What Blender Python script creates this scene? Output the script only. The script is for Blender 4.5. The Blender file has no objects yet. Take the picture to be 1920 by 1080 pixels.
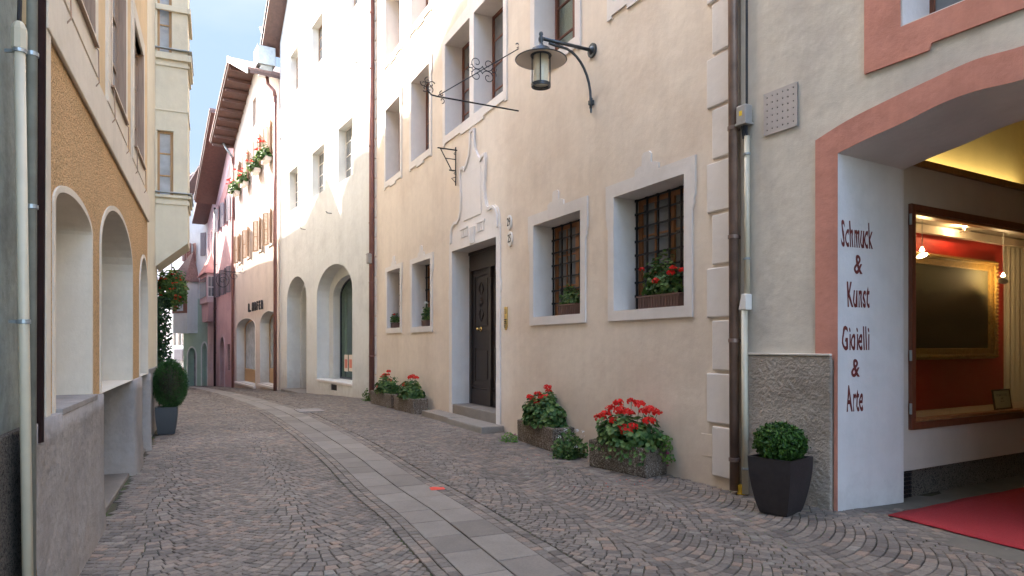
import bpy, bmesh, math, random
from mathutils import Vector, Matrix, noise
from mathutils.geometry import tessellate_polygon
R = math.radians
random.seed(7)
SC = bpy.context.scene
COL = SC.collection

# ------------------------------------------------------------------ camera, sky, sun, exposure
cam_d = bpy.data.cameras.new('camera'); cam = bpy.data.objects.new('camera', cam_d); COL.objects.link(cam)
FPX = 1250.0; HOR = 648.0; EYE = 1.5
cam.location = (0, 0, EYE); cam.rotation_euler = (R(90), 0, 0)
cam_d.sensor_width = 36; cam_d.lens = 36 * FPX / 1920; cam_d.shift_y = (HOR - 540) / 1920
cam_d.clip_end = 3000; cam_d.clip_start = 0.05
SC.camera = cam
SUN_AZ = (-0.88, 0.475); SUN_EL = 41.0          # horizontal direction towards the sun, elevation
w = bpy.data.worlds.new('World'); SC.world = w; w.use_nodes = True
nt = w.node_tree; bg = nt.nodes['Background']
sky = nt.nodes.new('ShaderNodeTexSky'); sky.sky_type = 'NISHITA'; sky.sun_disc = False
sky.sun_elevation = R(SUN_EL); sky.sun_rotation = math.atan2(SUN_AZ[0], SUN_AZ[1])
sky.air_density = 1.0; sky.dust_density = 3.0; sky.ozone_density = 1.0
nt.links.new(sky.outputs[0], bg.inputs[0]); bg.inputs[1].default_value = 0.15
sl = bpy.data.lights.new('sun', 'SUN'); sl.energy = 2.0; sl.angle = R(0.6); sl.color = (1, 0.945, 0.87)
so = bpy.data.objects.new('sun', sl); COL.objects.link(so)
sd = Vector((SUN_AZ[0], SUN_AZ[1], 0)).normalized() * math.cos(R(SUN_EL)) + Vector((0, 0, math.sin(R(SUN_EL))))
so.rotation_euler = sd.to_track_quat('Z', 'Y').to_euler(); so.location = (-10, 5, 30)
SC.view_settings.view_transform = 'Standard'; SC.view_settings.look = 'None'
SC.view_settings.gamma = 1; SC.view_settings.exposure = 3.5
SC.cycles.max_bounces = 8; SC.cycles.diffuse_bounces = 5; SC.cycles.transparent_max_bounces = 8
SC.cycles.use_denoising = True
SC.cycles.sample_clamp_indirect = 8

# pale blue sky dome over the far half of the scene, 900 m away
def sky_dome():
    m = bpy.data.materials.new('sky_air'); m.use_nodes = True; t = m.node_tree; t.nodes.clear()
    o = t.nodes.new('ShaderNodeOutputMaterial'); e = t.nodes.new('ShaderNodeEmission'); tc = t.nodes.new('ShaderNodeTexCoord'); mp = t.nodes.new('ShaderNodeMapping'); mp.inputs['Scale'].default_value = (0.0022, 0.0022, 0.006)
    n = t.nodes.new('ShaderNodeTexNoise'); n.inputs['Scale'].default_value = 1.0; n.inputs['Detail'].default_value = 7; r = t.nodes.new('ShaderNodeValToRGB')
    r.color_ramp.elements[0].position = 0.42; r.color_ramp.elements[0].color = (0.50, 0.67, 0.93, 1); r.color_ramp.elements[1].position = 0.72; r.color_ramp.elements[1].color = (0.78, 0.86, 0.97, 1)
    t.links.new(tc.outputs['Object'], mp.inputs[0]); t.links.new(mp.outputs[0], n.inputs['Vector']); t.links.new(n.outputs[0], r.inputs[0]); t.links.new(r.outputs[0], e.inputs[0]); t.links.new(e.outputs[0], o.inputs[0])
    e.inputs[1].default_value = 0.108
    vs = []; fs = []; na, ne = 40, 24
    for i in range(na + 1):
        az = R(-48 + 96 * i / na)
        for j in range(ne + 1):
            el = R(-3 + 63 * j / ne); vs.append((900 * math.sin(az) * math.cos(el), 900 * math.cos(az) * math.cos(el), 900 * math.sin(el)))
    for i in range(na):
        for j in range(ne): a = i * (ne + 1) + j; fs.append((a, a + 1, a + ne + 2, a + ne + 1))
    me = bpy.data.meshes.new('sky'); me.from_pydata(vs, [], fs); me.materials.append(m); d = bpy.data.objects.new('sky', me); COL.objects.link(d); d['kind'] = 'structure'
sky_dome()

# ------------------------------------------------------------------ materials
def mat_new(n):
    m = bpy.data.materials.new(n); m.use_nodes = True
    return m, m.node_tree, m.node_tree.nodes['Principled BSDF']
def N(nt, t, **k):
    n = nt.nodes.new(t)
    for a, b in k.items():
        if a in n.inputs: n.inputs[a].default_value = b
        else: setattr(n, a, b)
    return n
def ramp(nt, src, stops):
    r = nt.nodes.new('ShaderNodeValToRGB'); e = r.color_ramp.elements
    while len(e) < len(stops): e.new(0.5)
    for i, (p, c) in enumerate(stops):
        e[i].position = p; e[i].color = (*c, 1) if len(c) == 3 else c
    nt.links.new(src, r.inputs[0]); return r.outputs[0]
def simple(n, c, rough=0.6, metal=0.0, var=0.0, scale=12, bump=0.0, bscale=60, spec=0.5):
    m, nt, b = mat_new(n)
    b.inputs['Base Color'].default_value = (*c, 1); b.inputs['Roughness'].default_value = rough; b.inputs['Metallic'].default_value = metal
    b.inputs['Specular IOR Level'].default_value = spec
    tc = N(nt, 'ShaderNodeTexCoord')
    if var:
        ns = N(nt, 'ShaderNodeTexNoise', Scale=scale, Detail=6.0, Roughness=0.6); nt.links.new(tc.outputs['Object'], ns.inputs['Vector'])
        nt.links.new(ramp(nt, ns.outputs[0], [(0.3, tuple(x * (1 - var) for x in c)), (0.7, tuple(min(1, x * (1 + var)) for x in c))]), b.inputs['Base Color'])
    if bump:
        n2 = N(nt, 'ShaderNodeTexNoise', Scale=bscale, Detail=4.0); nt.links.new(tc.outputs['Object'], n2.inputs['Vector'])
        bp = N(nt, 'ShaderNodeBump', Strength=bump, Distance=0.01); nt.links.new(n2.outputs[0], bp.inputs['Height']); nt.links.new(bp.outputs[0], b.inputs['Normal'])
    return m
def plaster(n, c, var=0.10, big=0.6, bump=0.35, bdist=0.02, bscale=9, fine=0.3, dirt=0.0, dirtcol=(0.25, 0.22, 0.19), tint=None, dirt_h=0.9, rough=0.9):
    """lime plaster: cloudy colour, trowel waves, fine grain, worn and stained foot"""
    m, nt, b = mat_new(n); L = nt.links
    tc = N(nt, 'ShaderNodeTexCoord'); v = tc.outputs['Object']
    n1 = N(nt, 'ShaderNodeTexNoise', Scale=big, Detail=8.0, Roughness=0.62, Distortion=0.3); L.new(v, n1.inputs['Vector'])
    c2 = tint or tuple(x * 0.9 for x in c)
    col = ramp(nt, n1.outputs[0], [(0.3, tuple(x * (1 - var) for x in c2)), (0.52, c), (0.72, tuple(min(1, x * (1 + var * 0.6)) for x in c))])
    n2 = N(nt, 'ShaderNodeTexNoise', Scale=big * 9, Detail=7.0, Roughness=0.7); L.new(v, n2.inputs['Vector'])
    mx = N(nt, 'ShaderNodeMix', data_type='RGBA', blend_type='MULTIPLY'); mx.inputs[0].default_value = 1
    L.new(col, mx.inputs[6]); L.new(ramp(nt, n2.outputs[0], [(0.25, (1 - var * 1.0,) * 3), (0.6, (1, 1, 1))]), mx.inputs[7])
    out = mx.outputs[2]
    # vertical rain streaks
    mp = N(nt, 'ShaderNodeMapping'); mp.inputs['Scale'].default_value = (2.2, 2.2, 0.16); L.new(v, mp.inputs['Vector'])
    n4 = N(nt, 'ShaderNodeTexNoise', Scale=1.6, Detail=6.0, Roughness=0.7); L.new(mp.outputs[0], n4.inputs['Vector'])
    m4 = N(nt, 'ShaderNodeMix', data_type='RGBA', blend_type='MULTIPLY'); m4.inputs[0].default_value = 1
    L.new(out, m4.inputs[6]); L.new(ramp(nt, n4.outputs[0], [(0.3, (1 - var * 0.8, 1 - var * 0.85, 1 - var * 0.9)), (0.55, (1, 1, 1))]), m4.inputs[7])
    out = m4.outputs[2]
    if dirt:
        sp = N(nt, 'ShaderNodeSeparateXYZ'); L.new(v, sp.inputs[0])
        n3 = N(nt, 'ShaderNodeTexNoise', Scale=3.0, Detail=9.0, Roughness=0.75); L.new(v, n3.inputs['Vector'])
        a = N(nt, 'ShaderNodeMath', operation='MULTIPLY_ADD'); L.new(n3.outputs[0], a.inputs[0]); a.inputs[1].default_value = -1.5; a.inputs[2].default_value = 0.95
        a2 = N(nt, 'ShaderNodeMath', operation='ADD'); L.new(sp.outputs[2], a2.inputs[0]); L.new(a.outputs[0], a2.inputs[1])
        f = N(nt, 'ShaderNodeMapRange'); f.inputs[1].default_value = 0.0; f.inputs[2].default_value = dirt_h; f.inputs[3].default_value = dirt; f.inputs[4].default_value = 0
        L.new(a2.outputs[0], f.inputs[0])
        m3 = N(nt, 'ShaderNodeMix', data_type='RGBA'); L.new(f.outputs[0], m3.inputs[0]); L.new(out, m3.inputs[6]); m3.inputs[7].default_value = (*dirtcol, 1)
        out = m3.outputs[2]
    L.new(out, b.inputs['Base Color']); b.inputs['Roughness'].default_value = rough; b.inputs['Specular IOR Level'].default_value = 0.2
    nb = N(nt, 'ShaderNodeTexNoise', Scale=bscale, Detail=5.0, Roughness=0.55); L.new(v, nb.inputs['Vector'])
    nb0 = N(nt, 'ShaderNodeTexNoise', Scale=1.7, Detail=3.0); L.new(v, nb0.inputs['Vector'])
    nf = N(nt, 'ShaderNodeTexNoise', Scale=140.0, Detail=2.0); L.new(v, nf.inputs['Vector'])
    b0 = N(nt, 'ShaderNodeBump', Strength=min(1, bump), Distance=bdist * 3); L.new(nb0.outputs[0], b0.inputs['Height'])
    b1 = N(nt, 'ShaderNodeBump', Strength=bump, Distance=bdist); L.new(nb.outputs[0], b1.inputs['Height']); L.new(b0.outputs[0], b1.inputs['Normal'])
    b2 = N(nt, 'ShaderNodeBump', Strength=fine, Distance=0.004); L.new(nf.outputs[0], b2.inputs['Height']); L.new(b1.outputs[0], b2.inputs['Normal'])
    L.new(b2.outputs[0], b.inputs['Normal'])
    return m
def roughcast(n, c, scale=55, strength=0.9, dist=0.02, dark=0.45, stain=0.15):
    m, nt, b = mat_new(n); L = nt.links
    tc = N(nt, 'ShaderNodeTexCoord'); v = tc.outputs['Object']
    nd = N(nt, 'ShaderNodeTexNoise', Scale=scale * 0.6, Detail=2.0); L.new(v, nd.inputs['Vector'])
    mxv = N(nt, 'ShaderNodeMix', data_type='RGBA'); mxv.inputs[0].default_value = 0.06; L.new(v, mxv.inputs[6]); L.new(nd.outputs[1], mxv.inputs[7])
    vo = N(nt, 'ShaderNodeTexVoronoi', Scale=scale); L.new(mxv.outputs[2], vo.inputs['Vector'])
    no = N(nt, 'ShaderNodeTexNoise', Scale=scale * 0.35, Detail=4.0, Roughness=0.7); L.new(v, no.inputs['Vector'])
    n2 = N(nt, 'ShaderNodeTexNoise', Scale=0.9, Detail=8.0, Roughness=0.7); L.new(v, n2.inputs['Vector'])
    c1 = ramp(nt, vo.outputs['Distance'], [(0.05, tuple(min(1, x * 1.12) for x in c)), (0.45, c), (0.8, tuple(x * (1 - dark) for x in c))])
    m1 = N(nt, 'ShaderNodeMix', data_type='RGBA', blend_type='MULTIPLY'); m1.inputs[0].default_value = 1; L.new(c1, m1.inputs[6])
    L.new(ramp(nt, n2.outputs[0], [(0.3, (1 - stain,) * 3), (0.6, (1, 1, 1))]), m1.inputs[7])
    L.new(m1.outputs[2], b.inputs['Base Color']); b.inputs['Roughness'].default_value = 0.95; b.inputs['Specular IOR Level'].default_value = 0.15
    ad = N(nt, 'ShaderNodeMath', operation='SUBTRACT'); L.new(no.outputs[0], ad.inputs[0]); L.new(vo.outputs['Distance'], ad.inputs[1])
    b1 = N(nt, 'ShaderNodeBump', Strength=strength, Distance=dist); L.new(ad.outputs[0], b1.inputs['Height']); L.new(b1.outputs[0], b.inputs['Normal'])
    return m
def leafmat(n, cols, rough=0.5):
    m, nt, b = mat_new(n); L = nt.links
    g = N(nt, 'ShaderNodeNewGeometry')
    L.new(ramp(nt, g.outputs['Random Per Island'], [(i / max(1, len(cols) - 1), c) for i, c in enumerate(cols)]), b.inputs['Base Color'])
    b.inputs['Roughness'].default_value = rough; b.inputs['Specular IOR Level'].default_value = 0.3
    tr = N(nt, 'ShaderNodeBsdfTranslucent'); L.new(b.inputs['Base Color'].links[0].from_socket, tr.inputs[0])
    mx = N(nt, 'ShaderNodeMixShader'); mx.inputs[0].default_value = 0.25
    L.new(b.outputs[0], mx.inputs[1]); L.new(tr.outputs[0], mx.inputs[2]); L.new(mx.outputs[0], nt.nodes['Material Output'].inputs[0])
    return m
def glassmat(n, tint=(0.85, 0.9, 0.88), rough=0.02):
    m, nt, b = mat_new(n); L = nt.links
    t = N(nt, 'ShaderNodeBsdfTransparent'); t.inputs[0].default_value = (*tint, 1)
    g = N(nt, 'ShaderNodeBsdfGlossy', Roughness=rough); f = N(nt, 'ShaderNodeFresnel'); gg = N(nt, 'ShaderNodeNewGeometry'); ml = N(nt, 'ShaderNodeMath', operation='MULTIPLY_ADD')
    L.new(gg.outputs['Backfacing'], ml.inputs[0]); ml.inputs[1].default_value = 1 / 1.5 - 1.5; ml.inputs[2].default_value = 1.5; L.new(ml.outputs[0], f.inputs['IOR'])
    mx = N(nt, 'ShaderNodeMixShader'); L.new(f.outputs[0], mx.inputs[0]); L.new(t.outputs[0], mx.inputs[1]); L.new(g.outputs[0], mx.inputs[2])
    L.new(mx.outputs[0], nt.nodes['Material Output'].inputs[0]); return m
def emitmat(n, c, s):
    m, nt, b = mat_new(n); b.inputs['Base Color'].default_value = (*c, 1)
    b.inputs['Emission Color'].default_value = (*c, 1); b.inputs['Emission Strength'].default_value = s; return m
def woodmat(n, c, rough=0.45, scale=(18, 18, 1.2), var=0.35):
    m, nt, b = mat_new(n); L = nt.links
    tc = N(nt, 'ShaderNodeTexCoord'); mp = N(nt, 'ShaderNodeMapping'); mp.inputs['Scale'].default_value = scale; L.new(tc.outputs['Object'], mp.inputs['Vector'])
    ns = N(nt, 'ShaderNodeTexNoise', Scale=2.0, Detail=6.0, Roughness=0.65); L.new(mp.outputs[0], ns.inputs['Vector'])
    L.new(ramp(nt, ns.outputs[0], [(0.3, tuple(x * (1 - var) for x in c)), (0.65, c)]), b.inputs['Base Color'])
    b.inputs['Roughness'].default_value = rough
    bp = N(nt, 'ShaderNodeBump', Strength=0.25, Distance=0.004); L.new(ns.outputs[0], bp.inputs['Height']); L.new(bp.outputs[0], b.inputs['Normal'])
    return m

M = {}
M['cream'] = plaster('cream_plaster', (0.77, 0.66, 0.54), var=0.08, bump=0.22, tint=(0.74, 0.61, 0.485), dirt=0.5, dirtcol=(0.52, 0.40, 0.29), dirt_h=1.1)
M['trim'] = plaster('white_trim_plaster', (0.755, 0.695, 0.64), var=0.05, bump=0.2, dirt=0.25, dirtcol=(0.5, 0.42, 0.35))
M['white'] = plaster('white_house_plaster', (0.70, 0.69, 0.65), var=0.07, bump=0.4, bdist=0.02, bscale=5, dirt=0.55, dirtcol=(0.42, 0.36, 0.30), dirt_h=0.7)
M['grey_plaster'] = plaster('grey_gallery_plaster', (0.62, 0.555, 0.465), var=0.11, big=0.9, bump=0.4, bdist=0.02, bscale=6, tint=(0.53, 0.47, 0.41), fine=0.4)
M['reveal'] = plaster('white_reveal_plaster', (0.68, 0.63, 0.60), var=0.05, bump=0.35, dirt=0.4, dirtcol=(0.38, 0.33, 0.31), dirt_h=0.4)
M['red_trim'] = plaster('salmon_red_trim', (0.56, 0.25, 0.185), var=0.13, bump=0.4, big=1.4)
M['orange'] = roughcast('orange_roughcast', (0.78, 0.49, 0.24), scale=62, dist=0.016, strength=1.0, dark=0.3)
M['orange_smooth'] = plaster('orange_plaster', (0.74, 0.54, 0.31), var=0.1, bump=0.3)
M['cream_left'] = plaster('pale_cream_trim', (0.74, 0.655, 0.53), var=0.08, bump=0.3)
M['bay'] = plaster('pale_yellow_plaster', (0.75, 0.68, 0.52), var=0.06, bump=0.2)
M['grey_plinth'] = plaster('grey_cement_plinth', (0.34, 0.31, 0.285), var=0.16, big=1.3, bump=0.7, bdist=0.02, bscale=14, tint=(0.32, 0.295, 0.28), dirt=0.5, dirtcol=(0.33, 0.27, 0.22), dirt_h=0.5)
M['teal'] = plaster('grey_green_plaster', (0.36, 0.40, 0.36), var=0.25, big=1.8, bump=0.6, tint=(0.27, 0.29, 0.27))
M['dark_rough'] = roughcast('dark_pebble_plinth', (0.30, 0.255, 0.21), scale=85, dist=0.025, dark=0.8)
M['stone_rough'] = plaster('grey_roughcast_plinth', (0.40, 0.335, 0.272), var=0.16, big=1.6, bump=1.0, bdist=0.035, bscale=26, tint=(0.34, 0.285, 0.235), fine=1.0, dirt=0.3, dirtcol=(0.26, 0.22, 0.18))
M['hofer'] = plaster('beige_house_plaster', (0.66, 0.57, 0.50), var=0.08, bump=0.4, dirt=0.4, dirtcol=(0.42, 0.33, 0.3), dirt_h=1.2)
M['pink'] = plaster('pink_house_plaster', (0.62, 0.40, 0.39), var=0.13, bump=0.4, dirt=0.4, dirtcol=(0.4, 0.2, 0.2))
M['pink_pale'] = plaster('pale_pink_plaster', (0.66, 0.47, 0.46), var=0.1)
M['pink_frieze'] = plaster('red_pink_frieze', (0.50, 0.25, 0.22), var=0.1)
M['green_house'] = plaster('pale_green_plaster', (0.42, 0.53, 0.42), var=0.09)
M['offwhite'] = plaster('offwhite_plaster', (0.72, 0.73, 0.69), var=0.06)
M['farwall'] = plaster('grey_white_far_plaster', (0.60, 0.56, 0.55), var=0.08)
M['lobby'] = plaster('cream_lobby_plaster', (0.56, 0.49, 0.42), var=0.04, bump=0.1)
M['lobby_yellow'] = plaster('yellow_lobby_plaster', (0.66, 0.56, 0.31), var=0.04, bump=0.1)
M['wood_red'] = woodmat('red_brown_window_wood', (0.22, 0.075, 0.04))
M['wood_orange'] = woodmat('orange_window_wood', (0.36, 0.15, 0.055))
M['wood_honey'] = woodmat('honey_window_wood', (0.55, 0.32, 0.13))
M['wood_dark'] = woodmat('dark_door_wood', (0.030, 0.019, 0.016), rough=0.55)
M['wood_shop'] = woodmat('mahogany_shop_wood', (0.17, 0.05, 0.025), rough=0.3)
M['wood_shutter'] = woodmat('brown_shutter_wood', (0.38, 0.24, 0.15))
M['wood_shutter_grey'] = woodmat('grey_shutter_wood', (0.20, 0.18, 0.20))
M['wood_roof'] = woodmat('red_brown_soffit_wood', (0.125, 0.065, 0.05), scale=(3, 3, 3))
M['beam'] = woodmat('honey_beam_wood', (0.35, 0.17, 0.05))
M['tile'] = simple('roof_tile', (0.20, 0.125, 0.105), 0.8, var=0.35, scale=9, bump=0.6, bscale=20)
M['slate'] = simple('dark_roof_metal', (0.10, 0.09, 0.09), 0.5, var=0.2)
M['iron'] = simple('black_wrought_iron', (0.035, 0.033, 0.036), 0.5, 0.6, bump=0.2)
M['lampmetal'] = simple('dark_grey_lamp_metal', (0.07, 0.08, 0.09), 0.4, 0.6)
M['shade_in'] = simple('cream_enamel', (0.62, 0.55, 0.48), 0.4)
M['frost'] = simple('frosted_lamp_glass', (0.75, 0.72, 0.58), 0.25, var=0.1, scale=5)
M['pipe_brown'] = simple('brown_copper_pipe', (0.24, 0.16, 0.125), 0.45, 0.35, var=0.4, scale=3, bump=0.1)
M['pipe_red'] = simple('red_brown_pipe', (0.24, 0.105, 0.085), 0.4, 0.2, var=0.2, scale=3)
M['pipe_dark'] = simple('dark_maroon_pipe', (0.045, 0.022, 0.022), 0.35, 0.2, var=0.2)
M['pipe_cream'] = simple('cream_plastic_pipe', (0.56, 0.49, 0.36), 0.4, var=0.1, scale=4)
M['pipe_grey'] = simple('weathered_grey_pipe', (0.30, 0.30, 0.255), 0.5, 0.2, var=0.25, scale=5)
M['zinc'] = simple('zinc_metal', (0.36, 0.39, 0.40), 0.4, 0.6, var=0.15, scale=6)
M['plastic_grey'] = simple('beige_plastic_box', (0.33, 0.30, 0.27), 0.5, var=0.1)
M['yellow'] = simple('yellow_sticker', (0.75, 0.5, 0.03), 0.5)
M['brass'] = simple('brass', (0.65, 0.45, 0.16), 0.25, 0.9)
M['gold'] = simple('gilded_carved_wood', (0.36, 0.22, 0.06), 0.45, 0.4, var=0.5, scale=40, bump=1.0, bscale=45)
M['white_enamel'] = simple('white_enamel', (0.74, 0.69, 0.62), 0.35)
M['black'] = simple('black_paint', (0.02, 0.02, 0.02), 0.5)
M['maroon'] = simple('maroon_lettering', (0.15, 0.025, 0.018), 0.6)
M['pot_dark'] = simple('dark_pot_resin', (0.030, 0.023, 0.023), 0.5, var=0.2, scale=20, bump=0.15, bscale=200)
M['pot_grey'] = simple('slate_pot_resin', (0.05, 0.055, 0.06), 0.5)
M['plastic_brown'] = simple('brown_window_box', (0.13, 0.07, 0.055), 0.5)
M['soil'] = simple('soil', (0.05, 0.035, 0.025), 0.95, var=0.4, bump=0.6)
M['glass'] = glassmat('window_glass')
M['glass_dark'] = simple('dark_window_glass', (0.045, 0.05, 0.055), 0.06, spec=0.8)
M['glass_grey'] = simple('grey_window_glass', (0.19, 0.19, 0.19), 0.08, spec=0.7, var=0.3, scale=2)
M['glass_sky'] = simple('pale_window_glass', (0.40, 0.43, 0.45), 0.05, spec=0.9, var=0.25, scale=3)
M['glass_green'] = glassmat('greenish_shop_glass', (0.55, 0.72, 0.60))
M['curtain'] = simple('cream_curtain', (0.60, 0.55, 0.45), 0.9)
M['curtain_white'] = simple('white_net_curtain', (0.62, 0.62, 0.60), 0.9, var=0.08)
M['room'] = simple('dark_room', (0.10, 0.085, 0.07), 0.9)
M['red_wall'] = simple('red_display_panel', (0.40, 0.016, 0.012), 0.7, var=0.1, scale=2)
M['carpet'] = simple('red_carpet', (0.34, 0.020, 0.024), 0.95, var=0.16, scale=60, bump=0.5, bscale=300)
M['paper_red'] = simple('red_paper', (0.75, 0.06, 0.03), 0.6)
M['poster'] = simple('cream_poster_paper', (0.72, 0.62, 0.5), 0.6)
M['poster_red'] = simple('salmon_print', (0.60, 0.18, 0.12), 0.6)
M['lime'] = simple('lime_green_display', (0.12, 0.55, 0.03), 0.6)
M['bulb'] = emitmat('halogen_bulb', (1.0, 0.66, 0.34), 12)
M['cert'] = simple('certificate_paper', (0.66, 0.60, 0.42), 0.6, var=0.05, scale=9)
M['leaf'] = leafmat('geranium_leaf', [(0.03, 0.075, 0.022), (0.055, 0.125, 0.03), (0.10, 0.18, 0.045), (0.16, 0.22, 0.06)])
M['leaf_lime'] = leafmat('young_leaf', [(0.10, 0.22, 0.04), (0.17, 0.30, 0.05)])
M['leaf_box'] = leafmat('boxwood_leaf', [(0.018, 0.05, 0.010), (0.04, 0.10, 0.016), (0.09, 0.19, 0.03)])
M['leaf_dark'] = leafmat('conifer_needles', [(0.014, 0.045, 0.012), (0.03, 0.09, 0.02), (0.06, 0.14, 0.03)])
M['leaf_ivy'] = leafmat('ivy_leaf', [(0.015, 0.04, 0.015), (0.03, 0.075, 0.025)])
M['petal'] = leafmat('red_petal', [(0.62, 0.015, 0.012), (0.80, 0.035, 0.02), (0.72, 0.02, 0.02)], 0.6)
M['petal_w'] = leafmat('white_petal', [(0.75, 0.74, 0.72), (0.8, 0.8, 0.8)], 0.6)
M['petal_m'] = leafmat('magenta_petal', [(0.35, 0.02, 0.15), (0.25, 0.01, 0.08)], 0.6)
M['stem'] = simple('green_stem', (0.08, 0.13, 0.04), 0.6)
M['twig'] = simple('woody_twig', (0.06, 0.045, 0.03), 0.8)

def concrete_agg():
    m, nt, b = mat_new('exposed_aggregate_concrete'); L = nt.links
    tc = N(nt, 'ShaderNodeTexCoord'); v = tc.outputs['Object']
    vo = N(nt, 'ShaderNodeTexVoronoi', Scale=75.0); L.new(v, vo.inputs['Vector'])
    sp = N(nt, 'ShaderNodeSeparateColor'); L.new(vo.outputs['Color'], sp.inputs[0])
    c = ramp(nt, sp.outputs[0], [(0.0, (0.12, 0.085, 0.065)), (0.35, (0.24, 0.185, 0.14)), (0.7, (0.33, 0.27, 0.215)), (1.0, (0.5, 0.44, 0.37))])
    d = ramp(nt, vo.outputs['Distance'], [(0.25, (1, 1, 1)), (0.6, (0.45, 0.42, 0.38))])
    n2 = N(nt, 'ShaderNodeTexNoise', Scale=5.0, Detail=6.0); L.new(v, n2.inputs['Vector'])
    m1 = N(nt, 'ShaderNodeMix', data_type='RGBA', blend_type='MULTIPLY'); m1.inputs[0].default_value = 1; L.new(c, m1.inputs[6]); L.new(d, m1.inputs[7])
    m2 = N(nt, 'ShaderNodeMix', data_type='RGBA', blend_type='MULTIPLY'); m2.inputs[0].default_value = 1; L.new(m1.outputs[2], m2.inputs[6])
    L.new(ramp(nt, n2.outputs[0], [(0.35, (0.72, 0.68, 0.6)), (0.6, (1, 1, 1))]), m2.inputs[7])
    L.new(m2.outputs[2], b.inputs['Base Color']); b.inputs['Roughness'].default_value = 0.9
    bp = N(nt, 'ShaderNodeBump', Strength=1.0, Distance=0.006); bp.invert = True; L.new(vo.outputs['Distance'], bp.inputs['Height']); L.new(bp.outputs[0], b.inputs['Normal'])
    return m
M['agg'] = concrete_agg()
def cobblemat():
    m, nt, b = mat_new('porphyry_cobble'); L = nt.links
    g = N(nt, 'ShaderNodeNewGeometry'); tc = N(nt, 'ShaderNodeTexCoord'); v = tc.outputs['Object']
    c = ramp(nt, g.outputs['Random Per Island'], [(0.0, (0.125, 0.101, 0.084)), (0.3, (0.178, 0.146, 0.120)), (0.6, (0.205, 0.168, 0.136)), (0.8, (0.235, 0.192, 0.154)), (0.93, (0.29, 0.20, 0.145)), (1.0, (0.26, 0.235, 0.195))])
    n0 = N(nt, 'ShaderNodeTexNoise', Scale=0.55, Detail=7.0, Roughness=0.7); L.new(v, n0.inputs['Vector'])
    n1 = N(nt, 'ShaderNodeTexNoise', Scale=45.0, Detail=5.0, Roughness=0.7); L.new(v, n1.inputs['Vector'])
    m1 = N(nt, 'ShaderNodeMix', data_type='RGBA', blend_type='MULTIPLY'); m1.inputs[0].default_value = 1; L.new(c, m1.inputs[6])
    L.new(ramp(nt, n1.outputs[0], [(0.3, (0.68, 0.66, 0.65)), (0.7, (1.12, 1.12, 1.12))]), m1.inputs[7])
    m2 = N(nt, 'ShaderNodeMix', data_type='RGBA', blend_type='MULTIPLY'); m2.inputs[0].default_value = 1; L.new(m1.outputs[2], m2.inputs[6])
    L.new(ramp(nt, n0.outputs[0], [(0.3, (0.78, 0.77, 0.76)), (0.5, (1, 1, 1)), (0.7, (1.2, 1.18, 1.14))]), m2.inputs[7])
    L.new(m2.outputs[2], b.inputs['Base Color']); b.inputs['Roughness'].default_value = 0.62; b.inputs['Specular IOR Level'].default_value = 0.4
    n3 = N(nt, 'ShaderNodeTexNoise', Scale=30.0, Detail=4.0); L.new(v, n3.inputs['Vector'])
    bp = N(nt, 'ShaderNodeBump', Strength=0.6, Distance=0.008); L.new(n3.outputs[0], bp.inputs['Height']); L.new(bp.outputs[0], b.inputs['Normal'])
    return m
M['cobble'] = cobblemat()
def slabmat():
    m, nt, b = mat_new('granite_slab'); L = nt.links
    g = N(nt, 'ShaderNodeNewGeometry'); tc = N(nt, 'ShaderNodeTexCoord'); v = tc.outputs['Object']
    c = ramp(nt, g.outputs['Random Per Island'], [(0.0, (0.175, 0.146, 0.120)), (0.5, (0.225, 0.190, 0.157)), (1.0, (0.275, 0.235, 0.193))])
    n1 = N(nt, 'ShaderNodeTexNoise', Scale=60.0, Detail=5.0, Roughness=0.8); L.new(v, n1.inputs['Vector'])
    n0 = N(nt, 'ShaderNodeTexNoise', Scale=3.0, Detail=7.0, Roughness=0.7); L.new(v, n0.inputs['Vector'])
    m1 = N(nt, 'ShaderNodeMix', data_type='RGBA', blend_type='MULTIPLY'); m1.inputs[0].default_value = 1; L.new(c, m1.inputs[6])
    L.new(ramp(nt, n1.outputs[0], [(0.3, (0.78, 0.78, 0.78)), (0.7, (1.1, 1.1, 1.1))]), m1.inputs[7])
    m2 = N(nt, 'ShaderNodeMix', data_type='RGBA', blend_type='MULTIPLY'); m2.inputs[0].default_value = 1; L.new(m1.outputs[2], m2.inputs[6])
    L.new(ramp(nt, n0.outputs[0], [(0.3, (0.82, 0.82, 0.82)), (0.6, (1.05, 1.05, 1.05))]), m2.inputs[7])
    L.new(m2.outputs[2], b.inputs['Base Color']); b.inputs['Roughness'].default_value = 0.65
    bp = N(nt, 'ShaderNodeBump', Strength=0.4, Distance=0.004); L.new(n1.outputs[0], bp.inputs['Height']); L.new(bp.outputs[0], b.inputs['Normal'])
    return m
M['slab'] = slabmat()
def jointmat():
    m, nt, b = mat_new('mossy_sand_joint'); L = nt.links
    tc = N(nt, 'ShaderNodeTexCoord'); v = tc.outputs['Object']
    n1 = N(nt, 'ShaderNodeTexNoise', Scale=1.6, Detail=9.0, Roughness=0.75); L.new(v, n1.inputs['Vector'])
    L.new(ramp(nt, n1.outputs[0], [(0.35, (0.075, 0.062, 0.048)), (0.5, (0.09, 0.08, 0.055)), (0.58, (0.075, 0.10, 0.035)), (0.72, (0.15, 0.135, 0.11))]), b.inputs['Base Color'])
    b.inputs['Roughness'].default_value = 1; b.inputs['Specular IOR Level'].default_value = 0.1
    return m
M['joint'] = jointmat()
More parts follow.
